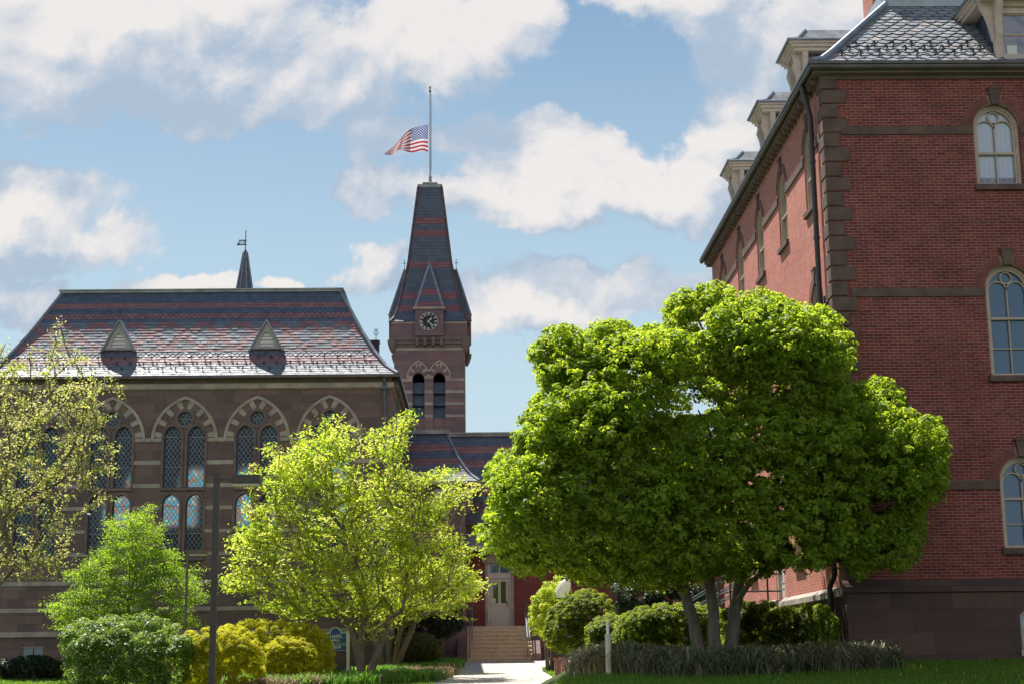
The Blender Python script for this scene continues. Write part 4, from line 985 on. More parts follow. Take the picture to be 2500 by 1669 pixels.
# ------------------------------------------------------------------ entry wing between chapel and brick building
YE = 70.0
en = thing('entry_building', (3, YE, 0), 'low red brick wing with a banded mansard roof and pale front door', 'building')
def ze_(py, Y=YE): return at(1215, py, Y).z
frE = Frame((0, YE, 0), (1, 0, 0), (0, -1, 0)); xl, xr = -3.3, 13.0
dx0, dx1 = at(1191, 1450, YE).x, at(1248, 1450, YE).x; dz0, dz1 = ze_(1529), ze_(1373)
mb = MB(); wall(mb, frE, [(xl, -.5), (xr, -.5), (xr, ze_(1303)), (xl, ze_(1303))], [[(dx0, dz0), (dx1, dz0), (dx1, dz1), (dx0, dz1)]], .35)
mb.box((xl, YE + .35, -.5), (xr, YE + 6, ze_(1303))); mb.build('brick_wall', M_BRICKF, en)
mb = MB(); mb.box((xl, YE - .12, ze_(1302)), (xr, YE + .1, ze_(1277))); fbox(mb, frE, xl, xr, -.02, .06, -.5, .55); mb.build('stone_frieze', M_TRIMD, en)
mb = MB(); mb.add([(xl + 2.55, YE - 1.0, ze_(1331, 69)), (xr, YE - 1.0, ze_(1331, 69)), (xr, YE - .1, ze_(1304)), (xl + 2.55, YE - .1, ze_(1304))], [(0, 1, 2, 3)]); mb.box((xl + 2.55, YE - 1.05, ze_(1331, 69) - .16), (xr, YE - .92, ze_(1331, 69) + .01)); mb.box((xl + 2.55, YE - .95, ze_(1331, 69) - .13), (xr, YE, ze_(1331, 69) - .09))
mb.build('lower_roof', mat('pale_metal_roof', rough_paint((.38, .40, .42), .1, 2), rough=.35), en)
mb = MB(); pd = [(at(1177, 1373, YE).x, dz1), (at(1250, 1373, YE).x + .3, dz1), (at(1250, 1373, YE).x + .3, ze_(1362)), (at(1214, 1347, YE).x, ze_(1345)), (at(1177, 1373, YE).x, ze_(1362))]
mb.prism(pd, 'y', YE - .16, YE - .003); fbox(mb, frE, dx0 - .12, dx0, -.02, .05, dz0, dz1); fbox(mb, frE, dx1, dx1 + .12, -.02, .05, dz0, dz1); mb.build('door_lintel', M_BUFF, en)
# roof of the wing
zea = at(1200, 1274, YE - .35).z; zrt = at(1200, 1062, YE + 1.6).z; DE = 1.95; HE = zrt - zea
pE = [(0, zea), (.45, zea + .45), (.85, zea + 1.05), (1.25, zea + 1.85), (DE, zrt)]; NE = 26; rhE = rowh(pE, NE)
def ecol(r, k, x, L, rows):
    h = rhE[r]; y = 1274 - h * 212
    if y > 1248: return (.15, .165, .19)
    if y > 1225: return SL_R
    if y > 1205: return (.13, .15, .18)
    if y > 1187: return SL_R
    if y > 1145: return SL_B
    if y > 1125: return SL_R
    if y > 1105: return SL_B
    if y > 1085: return SL_R
    return SL_B
rb = MB(); PE_, _ = slate_slope(rb, (xl, YE - .35, zea), (xr, YE - .35, zea), pE, 0, 0, NE, .26, ecol, lambda r: 1205 < 1274 - rhE[r] * 212 < 1225 or 1105 < 1274 - rhE[r] * 212 < 1128, .016)
rb.box((xl, YE + DE - .35, zea), (xr, YE + 6, zrt), 1); er = rb.build('roof', [M_SLATE, M_SLATEU], en, tint=True)
mb = MB(); zc2 = at(1200, 1054, YE + 1.4).z; mb.box((xl, YE - .35 + DE - .16, zrt - .05), (xr, YE + DE + .2, zc2 - .08)); mb.box((xl, YE - .35 + DE - .24, zc2 - .08), (xr, YE + DE + .2, zc2)); mb.build('coping', M_COPING, er)
mb = MB(); mb.box((xl + 2.2, YE - .45, zea - .12), (xr, YE - .34, zea + .01)); mb.box((xl, YE - .36, zea - .06), (xr, YE, zea - .03)); mb.build('gutter', M_GUTTER, en)
e0 = True
for j, h in enumerate((.30, .20, .10)):
    ins = float(np.interp(zea + h * HE, [q[1] for q in pE], [q[0] for q in pE]))
    for k in range(9):
        o = sg0.copy(); COL.objects.link(o); o.parent = en; o.location = Vector((-.6 + k * .5 + .25 * (j % 2), YE - .35 + ins, zea + h * HE)) - wloc(en)
# annex
YA = 67.5; ax1 = at(1136, 1210, YA).x; ax0 = CXR + .01
def za_(py, Y=YA): return at(1050, py, Y).z
frA = Frame((0, YA, 0), (1, 0, 0), (0, -1, 0)); wz = [(at(1062, 1240, YA).x, za_(1262)), (at(1090, 1240, YA).x, za_(1262)), (at(1090, 1240, YA).x, za_(1192)), (at(1062, 1240, YA).x, za_(1192))]
mb = MB(); wall(mb, frA, [(ax0, -.5), (ax1, -.5), (ax1, za_(1180)), (ax0, za_(1180))], [wz], .3); mb.box((ax0, YA + .3, -.5), (ax1, YE, za_(1180)))
mb.prism([(ax1 - .4, za_(1275)), (ax1 + .32, za_(1240)), (ax1 + .32, za_(1180)), (ax1 - .4, za_(1180))], 'y', YA + .02, YA + .6); mb.build('annex_wall', M_STONET, en)
w = MB(); strip(w, frA, wz, .07, -.14, -.08, closed=True); w = w.build('window', M_WHITE, en); pane(frA, wz, -.12).build('pane', M_BLIND, w)
zaa = at(1050, 1174, YA - .35).z; zat = at(1050, 1056, YA + 1.0).z; DA = 1.45; pA = [(0, zaa), (.35, zaa + .28), (.62, zaa + .62), (.95, zaa + 1.15), (DA, zat)]; NA = 15; rhA = rowh(pA, NA)
def acol(r, k, x, L, rows):
    y = 1174 - rhA[r] * 118
    return (.16, .175, .20) if y > 1150 else (.14, .15, .175) if y > 1135 else SL_R if y > 1118 else SL_B if y > 1100 else SL_R if y > 1080 else SL_B
rb = MB(); ex1 = ax1 + .62; slate_slope(rb, (ax0, YA - .35, zaa), (ex1, YA - .35, zaa), pA, 0, 1, NA, .28, acol, None, .016)
slate_slope(rb, (ex1, YA - .35, zaa), (ex1, YE + 2, zaa), pA, 1, 0, NA, .3, acol, None, .016)
rb.box((ax0, YA + DA - .36, zaa), (ex1 - DA, YE + 3, zat), 1); ar = rb.build('annex_roof', [M_SLATE, M_SLATEU], en, tint=True)
mb = MB(); mb.tube([(ex1 - i, YA - .35 + i, z + .03) for i, z in pA], .065, 8); mb.build('hip_flashing', M_LEAD, ar)
mb = MB(); mb.box((ax0, YA + DA - .52, zat - .04), (ex1 - DA + .12, YA + DA, zat + .14)); mb.box((ex1 - DA - .2, YA + DA, zat - .04), (ex1 - DA + .12, YE + 2, zat + .14)); mb.build('coping', M_COPING, ar)
mb = MB(); mb.box((ax0, YA - .42, zaa - .14), (ex1 + .06, YA, zaa + .005)); mb.box((ex1 - .7, YA, zaa - .14), (ex1 + .06, YE, zaa + .005)); mb.build('eave_moulding', M_BUFF, en)
# door
dw = MB(); hxd = (dx0 + dx1) / 2; W0, W1 = dx0, dx1
def zE(py): return ze_(py)
for a in ((W0, W0 + .09, dz0, dz1), (W1 - .09, W1, dz0, dz1), (W0 + .09, W1 - .09, dz1 - .07, dz1), (W0 + .09, W1 - .09, zE(1411), zE(1400)), (hxd - .03, hxd + .03, zE(1397), dz1 - .07), (W0 + .09, W1 - .09, zE(1400), zE(1397))): fbox(dw, frE, a[0], a[1], -.18, -.05, a[2], a[3])
df = dw.build('door_frame', M_DOORP, en)
pane(frE, [(W0 + .09, zE(1397)), (W1 - .09, zE(1397)), (W1 - .09, dz1 - .07), (W0 + .09, dz1 - .07)], -.13).build('transom_pane', M_GLASS, df)
lf0, lf1 = W0 + .10, W1 - .10; lz0, lz1 = dz0 + .01, zE(1412); d = MB()
gl = [[(lf0 + .13, zE(1471)), (hxd - .06, zE(1471)), (hxd - .06, zE(1418)), (lf0 + .13, zE(1418))], [(hxd + .06, zE(1471)), (lf1 - .13, zE(1471)), (lf1 - .13, zE(1418)), (hxd + .06, zE(1418))]]
wall(d, Frame((0, YE + .10, 0), (1, 0, 0), (0, -1, 0)), [(lf0, lz0), (lf1, lz0), (lf1, lz1), (lf0, lz1)], gl, .05)
for a, b in ((lf0 + .13, hxd - .06), (hxd + .06, lf1 - .13)):
    q = [(a, zE(1520)), (b, zE(1520)), (b, zE(1484)), (a, zE(1484))]; strip(d, Frame((0, YE + .10, 0), (1, 0, 0), (0, -1, 0)), q, .025, 0, .015, closed=True)
dr = d.build('door', M_DOORP, en); fr2 = Frame((0, YE + .12, 0), (1, 0, 0), (0, -1, 0))
for g_ in gl: pane(fr2, g_, 0).build('door_pane', M_GLASSG, dr)
h = MB(); fbox(h, fr2, lf1 - .11, lf1 - .06, .02, .06, zE(1478), zE(1466)); h.tube([fr2(lf1 - .085, .05, zE(1476)), fr2(lf1 - .085, .10, zE(1474)), fr2(lf1 - .085, .10, zE(1468)), fr2(lf1 - .085, .05, zE(1466))], .012, 6); h.build('handle', M_IRON, dr)
for y in (1419, 1475, 1518): h = MB(); fbox(h, fr2, lf0 - .015, lf0 + .02, .02, .04, zE(y) - .05, zE(y) + .05); h.build('hinge', M_IRON, dr)
h = MB(); fbox(h, fr2, lf0 + .13, lf0 + .24, .001, .006, zE(1470), zE(1459)); nt = h.build('paper_notice', M_WHITE, dr)
h = MB()
for k in range(4): fbox(h, fr2, lf0 + .145, lf0 + .225 - .02 * (k % 2), .008, .009, zE(1469) + .035 * k + .01, zE(1469) + .035 * k + .022)
h.build('print', M_IRON, nt)

# ------------------------------------------------------------------ stairs
st = thing('front_stairs', (.9, 66, 0), 'flight of nine tan stone steps with sloping cheek walls before the pale door', 'stairs')
sx0, sx1 = at(1140, 1600, 66).x, at(1300, 1600, 66).x; rz_ = dz0 / 9.0; z_b = at(1220, 1615, 66).z; rz_ = (dz0 - z_b) / 9
mb = MB()
for k in range(9):
    z1 = z_b + rz_ * (k + 1); y0 = 66 + .30 * k
    yb_ = y0 + .30 + (2 if k == 8 else 0); mb.prism([(y0 - .025, z1 - .055), (yb_, z1 - .055), (yb_, z1), (y0 + .022, z1), (y0 - .025, z1 - .03)], 'x', sx0, sx1); mb.box((sx0, y0 + .02, z_b - .3), (sx1, y0 + .32, z1 - .056))
mb.box((sx0 - .4, 68.3, z_b - .3), (sx1 + .5, 70, dz0 - .06)); mb.build('steps', M_STEP, st)
for a, b in ((sx0 - .40, sx0), (sx1 + .003, sx1 + .36)):
    m = MB(); m.prism([(65.75, z_b - .3), (69.4, z_b - .3), (69.4, dz0 + .15), (68.75, dz0 + .15), (66.35, z_b + .42), (66.2, z_b + .33), (65.75, z_b + .33)], 'x', a, b); m.build('cheek_wall', M_CHEEK, st)
m = MB(); m.box((sx1 + .37, 67.9, z_b - .3), (sx1 + 3.2, 69.9, dz0 - .02)); m.box((sx1 + .37, 67.82, dz0 - .02), (sx1 + 3.2, 69.9, dz0 + .10)); m.build('terrace_wall', M_CHEEK, st)
def rail(x):
    m = MB()
    for off in (0, .10):
        m.tube([(x + off, 66.25, z_b + 1.0 - .28), (x + off, 66.2, z_b + 1.0), (x + off, 68.8, dz0 + .95), (x + off, 69.4, dz0 + .95)], .028, 8)
    m.tube([(x, 66.2, z_b + .15), (x, 66.2, z_b + 1.0)], .026, 8); m.tube([(x, 68.8, dz0), (x, 68.8, dz0 + .95)], .026, 8); return m
rail(sx0 + .12).build('handrail', M_STEEL, st)
m = rail(sx1 - .20); m.build('handrail', M_STEEL, st)
# ------------------------------------------------------------------ brick building
CX, CY = 7.8, 33.0; XR = 24.0; YBK = 49.9; Z0 = -.6; ZW = 12.80; ZP = 1.55
bb = thing('brick_building', (CX, CY, 0), 'tall red brick building with brown corner quoins, round arched windows and slate mansard roof', 'building')
frF = Frame((0, CY, 0), (1, 0, 0), (0, -1, 0)); frS = Frame((CX, 0, 0), (0, 1, 0), (-1, 0, 0))   # side: u = world Y
WH = .52
ROWS = [(10.20, 11.58), (5.90, 7.86), (2.19, 3.64)]
fu = [11.67, 15.2, 18.7]; su = [34.72, 37.98, 41.2, 44.45, 47.7]
DOORY = 40.55
def holes_for(us, side=False):
    H = []
    for zb, zs in ROWS:
        for u in us:
            if side and zb < 3 and abs(u - DOORY) < 1.2: continue
            H.append((u, zb, zs, arch(u, WH, zb, zs, WH, 8)))
    return H
hf = holes_for(fu); hs_ = holes_for(su, True)
fbw = [(11.33, .08), (12.25, .08), (12.25, .80), (12.1, .90), (11.79, .96), (11.45, .90), (11.33, .80)]
sbw = arch(34.75, .45, -.1, .55, .42, 6); dho = [(DOORY - .55, 1.12), (DOORY + .55, 1.12), (DOORY + .55, 3.4), (DOORY - .55, 3.4)]
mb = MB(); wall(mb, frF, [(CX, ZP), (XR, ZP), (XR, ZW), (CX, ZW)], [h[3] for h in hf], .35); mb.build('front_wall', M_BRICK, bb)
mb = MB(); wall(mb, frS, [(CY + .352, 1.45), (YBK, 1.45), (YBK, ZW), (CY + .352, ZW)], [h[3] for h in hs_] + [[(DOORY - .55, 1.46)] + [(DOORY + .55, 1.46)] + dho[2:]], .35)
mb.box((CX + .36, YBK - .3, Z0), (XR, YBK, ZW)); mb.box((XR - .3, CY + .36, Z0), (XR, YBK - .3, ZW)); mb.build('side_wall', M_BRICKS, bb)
mb = MB(); frP = Frame((0, CY - .10, 0), (1, 0, 0), (0, -1, 0)); frQ = Frame((CX - .10, 0, 0), (0, 1, 0), (-1, 0, 0))
wall(mb, frP, [(CX - .10, Z0), (XR, Z0), (XR, 1.27), (CX - .10, 1.27)], [fbw], .3)
wall(mb, frQ, [(CY + .202, Z0), (YBK, Z0), (YBK, 1.22), (CY + .202, 1.22)], [sbw, [(DOORY - .55, 1.0), (DOORY + .55, 1.0), (DOORY + .55, 1.21), (DOORY - .55, 1.21)]], .3)
mb.prism([(CY - .10, 1.27), (CY - .16, 1.30), (CY - .16, 1.42), (CY - .002, 1.56), (CY + .2, 1.56), (CY + .2, 1.27)], 'x', CX - .16, XR)
mb.build('stone_base', M_PLINTH, bb)
mb = MB(True); mb.prism([(CX - .10, 1.22), (CX - .17, 1.24), (CX - .17, 1.36), (CX - .003, 1.47), (CX + .2, 1.47), (CX + .2, 1.22)], 'y', CY + .25, DOORY - .56)
mb.prism([(CX - .10, 1.22), (CX - .17, 1.24), (CX - .17, 1.36), (CX - .003, 1.47), (CX + .2, 1.47), (CX + .2, 1.22)], 'y', DOORY + .56, YBK); split(mb, 'water_table', M_BUFF, bb)
# string courses
mb = MB(True)
def seg(us, lo, hi, w): 
    e = [lo] + [v for u in us for v in (u - w, u + w)] + [hi]; return [(e[i], e[i + 1]) for i in range(0, len(e), 2) if e[i + 1] > e[i]]
for zb, zs in ROWS:
    for a, b in seg(fu, CX + .40, XR, WH + .01): fbox(mb, frF, a, b, -.02, .045, zs - .19, zs)
    for a, b in seg(su, CY + .40, YBK, WH + .01): fbox(mb, frS, a, b, -.02, .04, zs - .19, zs)
split(mb, 'string_course', M_QUOIN, bb)
mb = MB(True)
for zb, zs in ROWS:
    for fr_, us in ((frF, fu), (frS, su)):
        for u in us:
            if fr_ is frS and zb < 3 and abs(u - DOORY) < 1.2: continue
            fbox(mb, fr_, u - WH - .06, u + WH + .06, -.2, .10 if fr_ is frF else .075, zb - .12, zb + .005)
split(mb, 'sill', M_QUOIN, bb)
# quoins
mb = MB(True); nq = 33; qh = (ZW - ZP) / nq
for k in range(nq):
    z0 = ZP + qh * k; lf = .52 if k % 2 else .32; ls = .28 if k % 2 else .46; g = .012
    a = MB(); x0, y0 = CX - .04, CY - .04; c_ = .02
    a.box((x0, y0, z0 + g), (CX + lf, CY + ls, z0 + qh - g))
    # chamfer: push the block's rim back
    mb.add(a.v, a.f)
for q in split(mb, 'quoin', M_QUOIN, bb): bv = q.modifiers.new('bevel', 'BEVEL'); bv.width = .018; bv.segments = 1
# arches over the windows
for fr_, us, side in ((frF, fu, 0), (frS, su, 1)):
    for zb, zs in ROWS:
        for u in us:
            if side and zb < 3 and abs(u - DOORY) < 1.2: continue
            m = MB(); mo = MB(); n = 26 if not side else 20
            mo_p = [(u + (WH + .10) * math.cos(a), zs + (WH + .10) * math.sin(a)) for a in [math.pi * k / 20 for k in range(21)]]
            for k in range(n):
                a0 = math.pi * (k + .07) / n; a1 = math.pi * (k + .93) / n
                if abs((a0 + a1) / 2 - math.pi / 2) < .20: continue
                m.cur = int(a0 > math.pi / 2)
                q = [(u + r_ * math.cos(a), zs + r_ * math.sin(a)) for r_, a in ((WH + .005, a0), (WH + .205, a0), (WH + .205, a1), (WH + .005, a1))]
                m.add([fr_(p[0], .022, p[1]) for p in q] + [fr_(p[0], -.02, p[1]) for p in q], [(0, 1, 2, 3), (0, 4, 5, 1), (1, 5, 6, 2), (2, 6, 7, 3), (3, 7, 4, 0)])
            ah, ah2 = split(m, 'arch', M_VOUS, bb)
            mo = MB(); strip(mo, fr_, mo_p, .22, -.02, .012); mo.build('arch_mortar', M_MORT, ah)
            m = MB(); kz = zs + WH
            m.add([fr_(u + x, v, z) for v in (-.02, .085 if not side else .05) for x, z in ((-.09, kz - .02), (.09, kz - .02), (.13, kz + .33), (-.13, kz + .33))], [(4, 5, 6, 7), (0, 1, 5, 4), (1, 2, 6, 5), (2, 3, 7, 6), (3, 0, 4, 7)])
            fbox(m, fr_, u - .15, u + .15, -.02, .105 if not side else .06, kz + .33, kz + .38); m.build('keystone', M_QUOIN, ah)
# windows
def window(fr_, u, zb, zs, kind):
    f = MB(); D0, D1 = (-.26, -.10) if fr_ is frF else (-.20, -.035); w = WH - .035; PV = -.21 if fr_ is frF else -.15
    P_ = [(u - w, zb + .03)] + [(u - w, zs)] + [(u + w * math.cos(a), zs + w * math.sin(a)) for a in [math.pi - math.pi * k / 16 for k in range(1, 16)]] + [(u + w, zs), (u + w, zb + .03)]
    strip(f, fr_, P_, .08, D0, D1); strip(f, fr_, [(u + (p[0] - u) * .87, p[1] if p[1] < zs else zs + (p[1] - zs) * .87) for p in P_], .04, D0 + .02, D1 - .03)
    fbox(f, fr_, u - w, u + w, D0, D1 + .03, zb + .003, zb + .07)
    wn = f.build('window', M_CREAMW, bb)
    s = MB(); wi = WH - .12; mid = zb + (zs - zb) * (.55 if kind != 2 else .72) + .02
    if kind == 1: mid = zb + (zs - zb) * .66
    fbox(s, fr_, u - wi, u + wi, D0 + .02, D1 - .02, mid - .025, mid + .025)
    fbox(s, fr_, u - .013, u + .013, D0 + .02, D1 - .05, zb + .06, mid - .026); fbox(s, fr_, u - .013, u + .013, D0 + .02, D1 - .05, mid + .026, zs + .06)
    if kind >= 1: fbox(s, fr_, u - wi, u - .014, D0 + .02, D1 - .05, zb + (mid - zb) * .48, zb + (mid - zb) * .48 + .022); fbox(s, fr_, u + .014, u + wi, D0 + .02, D1 - .05, zb + (mid - zb) * .48, zb + (mid - zb) * .48 + .022)
    for sg_ in (-1, 1):
        cxx = u + sg_ * wi / 2; strip(s, fr_, [(cxx + wi / 2 * math.cos(a), zs - .02 + wi / 2 * .95 * math.sin(a)) for a in [math.pi * k / 14 for k in range(15)]], .024, D0 + .02, D1 - .05)
    strip(s, fr_, [(u + .125 * math.cos(2 * math.pi * k / 16), zs + wi - .15 + .125 * math.sin(2 * math.pi * k / 16)) for k in range(16)], .022, D0 + .02, D1 - .045, closed=True)
    s.build('sash', M_CREAMW, wn)
    pl_ = arch(u, w, zb + .03, zs, w, 8)
    if kind == 0 and fr_ is frF:
        a = [(u - w, zb + .23)] + [(u + w, zb + .23)] + pl_[2:]; pane(fr_, a, -.21).build('pane', M_BLIND, wn); pane(fr_, [(u - w, zb + .03), (u + w, zb + .03), (u + w, zb + .23), (u - w, zb + .23)], -.211).build('pane', M_CURT, wn)
    else: pane(fr_, pl_, PV).build('pane', M_GLASS if fr_ is frF else M_GLASSL, wn)
for k, (zb, zs) in enumerate(ROWS):
    for u in fu: window(frF, u, zb, zs, k)
    for u in su:
        if zb < 3 and abs(u - DOORY) < 1.2: continue
        window(frS, u, zb, zs, k)
f = MB(); strip(f, frP, [(11.79 + (x - 11.79) * .93, .5 + (z - .5) * .93) for x, z in fbw], .08, -.22, -.05, closed=True); fbox(f, frP, 11.36, 12.22, -.2, -.06, .48, .53); fbox(f, frP, 11.3, 12.3, -.2, .05, -.05, .08)
w = f.build('basement_window', M_DORM, bb); pane(frP, fbw, -.16).build('pane', M_BLIND, w)
f = MB(); strip(f, frQ, [(34.75 + (x - 34.75) * .92, .1 + (z - .1) * .94) for x, z in sbw], .08, -.2, -.06, closed=True); w = f.build('basement_window', M_DORM, bb); pane(frQ, sbw, -.16).build('pane', M_GLASSL, w)
f = MB(); strip(f, frQ, [(34.75 + .52 * math.cos(a), .55 + .5 * math.sin(a)) for a in [math.pi * k / 12 for k in range(13)]], .13, -.02, .05); f.build('arch', M_VOUS, bb)
# side door, its landing and black rails
f = MB()
for a in ((DOORY - .55, DOORY - .43, 1.12, 3.4), (DOORY + .43, DOORY + .55, 1.12, 3.4), (DOORY - .43, DOORY + .43, 3.2, 3.4), (DOORY - .43, DOORY + .43, 1.12, 1.2)): fbox(f, frS, a[0], a[1], -.2, -.02, a[2], a[3])
w = f.build('side_door', M_DOORP, bb)
f = MB(); fbox(f, frS, DOORY - .43, DOORY + .43, -.14, -.10, 1.2, 3.2)
for z_ in (1.3, 1.9, 2.5): strip(f, frS, [(DOORY - .33, z_), (DOORY + .33, z_), (DOORY + .33, z_ + .45), (DOORY - .33, z_ + .45)], .03, -.1, -.085, closed=True)
f.build('door_leaf', M_DOORP, w); pane(frS, [(DOORY - .32, 2.5), (DOORY + .32, 2.5), (DOORY + .32, 2.95), (DOORY - .32, 2.95)], -.083).build('pane', M_GLASS, w)
f = MB(); fbox(f, frS, DOORY + .3, DOORY + .36, -.09, -.04, 2.1, 2.25); f.build('handle', M_IRON, w)
ps = thing('side_stairs', (6.9, 42, 0), 'metal stairs with black pipe rails up to the side door of the brick building', 'stairs')
m = MB(); m.box((CX - 1.5, DOORY - .9, .93), (CX - .12, DOORY + 1.0, 1.08))
for k in range(7): m.box((CX - 1.5, DOORY + 1.0 + .3 * k, .93 - .16 * (k + 1)), (CX - .12, DOORY + 1.3 + .3 * k, 1.08 - .16 * (k + 1)))
m.build('landing', M_BUFF, ps)
m = MB(); m.box((CX - 1.4, DOORY - .8, -.3), (CX - .2, DOORY + .9, .925)); m.build('landing_wall', M_CHEEK, ps)
m = MB(); X0 = CX - 1.45
for X in (X0,):
    for h_ in (.55, .98):
        m.tube([(X, DOORY - .85, 1.08 + h_), (X, DOORY + .95, 1.08 + h_), (X, DOORY + 3.1, 1.08 + h_ - 1.12)], .024, 6)
    for y_, z_ in ((DOORY - .85, 1.08), (DOORY + .95, 1.08), (DOORY + 3.1, -.04)): m.tube([(X, y_, z_), (X, y_, z_ + .98)], .024, 6)
for h_ in (.55, .98): m.tube([(X0, DOORY - .85, 1.08 + h_), (CX - .15, DOORY - .85, 1.08 + h_)], .024, 6)
m.tube([(CX - .5, DOORY - .85, 1.08), (CX - .5, DOORY - .85, 2.06)], .024, 6); m.build('railing', M_IRON, ps)
m = MB()
for a, b in (((1672, 1470), (1790, 1398)), ((1680, 1492), (1795, 1420)), ((1700, 1505), (1800, 1440))):
    A = at(*a, 44.5); B = at(*b, 42.8)
    for dz in (0, -.07): m.tube([(A.x, A.y, A.z + dz), (B.x, B.y, B.z + dz)], .02, 6)
m.build('handrail', M_STEEL, ps)
# gutter, eaves
EYF = CY - .28; EXS = CX - .28; ZEV = 12.98
mb = MB(); 
mb.tube([(EXS - .02, YBK + .25, ZEV - .08), (EXS - .02, EYF - .02, ZEV - .08), (XR, EYF - .02, ZEV - .08)], .07, 10)
mb.box((EXS - .09, EYF - .09, ZEV - .04), (EXS + .05, YBK + .3, ZEV + .012)); mb.box((EXS + .05, EYF - .09, ZEV - .04), (XR, EYF + .05, ZEV + .012))
mb.build('gutter', M_GUTTER, bb)
mb = MB(); mb.box((EXS + .06, EYF + .06, ZW - .02), (XR, CY - .01, ZEV - .045)); mb.box((EXS + .06, CY - .01, ZW - .02), (CX + .3, YBK + .2, ZEV - .045))
for k in range(46): mb.box((EXS + .10, CY + .2 + k * .37, ZW - .13), (CX + .02, CY + .34 + k * .37, ZW - .02))
fbox(mb, frF, CX - .05, XR, -.02, .05, ZW - .10, ZW - .02); mb.build('eave_soffit', M_TRIMD, bb)
mb = MB(); pY = 33.78; mb.tube([(EXS, pY, ZEV - .15), (CX - .20, pY, ZW - .35), (CX - .12, pY + .02, ZW - .7), (CX - .12, pY + .02, 1.7), (CX - .24, pY + .02, 1.45), (CX - .24, pY + .02, -.1)], .062, 10)
for z_ in (3.0, 6.5, 9.2, 11.0): mb.lathe((CX - .12, pY + .02, z_), [(.075, 0), (.075, .07)], 10)
mb.build('downpipe', M_PIPE, bb)
# mansard
DM = 2.45; ZT_ = 15.40; pM = [(0, ZEV), (.32, ZEV + .17), (.62, ZEV + .46), (DM, ZT_)]; NM = 21
def mcol(r, k, x, L, rows):
    v = random.random(); return (.21, .225, .25) if v < .5 else (.25, .245, .26) if v < .8 else (.19, .21, .24) if v < .95 else (.31, .28, .25)
rb = MB(); PM, TM = slate_slope(rb, (EXS, EYF, ZEV), (XR, EYF, ZEV), pM, 1, 0, NM, .30, mcol, lambda r: True, .02)
slate_slope(rb, (EXS, YBK + .25, ZEV), (EXS, EYF, ZEV), pM, 1, 1, NM, .30, mcol, lambda r: True, .02)
rb.add([(EXS + DM, EYF + DM, ZT_), (XR, EYF + DM, ZT_), (XR, YBK - DM, ZT_), (EXS + DM, YBK - DM, ZT_)], [(0, 1, 2, 3)], 1)
rb.add([(EXS, YBK + .25, ZEV), (XR, YBK + .25, ZEV), (XR, YBK + .25 - DM, ZT_), (EXS + DM, YBK + .25 - DM, ZT_)], [(0, 1, 2, 3)], 1)
mr_ = rb.build('roof', [M_SLATE, M_SLATEU], bb, tint=True)
mb = MB(); mb.tube([(EXS + i, EYF + i, z + .05) for i, z in pM], .085, 8); mb.tube([(EXS + i, YBK + .25 - i, z + .05) for i, z in pM], .07, 8); mb.build('hip_flashing', M_LEAD, mr_)
mb = MB(); a = EXS + DM; mb.box((a - .02, EYF + DM - .06, ZT_ - .02), (XR, EYF + DM + .2, ZT_ + .30)); mb.box((a - .04, EYF + DM - .09, ZT_ + .30), (XR, EYF + DM + .25, ZT_ + .62)); mb.box((a - .02, EYF + DM + .26, ZT_ - .02), (a + .2, YBK - DM, ZT_ + .5))
mb.build('roof_curb', mat('pale_blue_sheet', rough_paint((.40, .46, .50), .12, 2), rough=.5), mr_)
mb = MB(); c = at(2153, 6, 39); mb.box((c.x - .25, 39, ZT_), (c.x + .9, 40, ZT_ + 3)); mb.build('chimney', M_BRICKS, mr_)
g_ = MB(); g_ = MB(); g_.tube([(0, 0, 0), (.02, -.05, .06), (0, -.08, .15)], .018, 5); g_.tube([(-.07, -.03, .09), (-.03, -.08, .15), (.03, -.08, .15), (.07, -.03, .09)], .018, 5); g_.tube([(-.04, -.07, .18), (.04, -.07, .18)], .02, 5); g_.tube([(0, 0, 0), (.05, -.10, .03), (.08, -.16, .02)], .016, 5)
g_.v = [(x * .72, y * .72, z * .72) for x, y, z in g_.v]; sg1 = g_.build('snow_guard', M_IRON); first = True
for j, (z_, x0) in enumerate(((13.36, 8.33), (13.53, 8.55), (13.70, 8.75))):
    ins = float(np.interp(z_, [q[1] for q in pM], [q[0] for q in pM]))
    for k in range(8):
        o = sg1 if first else sg1.copy()
        if not first: COL.objects.link(o)
        o.parent = bb; o.location = Vector((x0 + .43 * k, EYF + ins - .01, z_)) - wloc(bb); first = False
        if x0 + .43 * k > 11.2: break
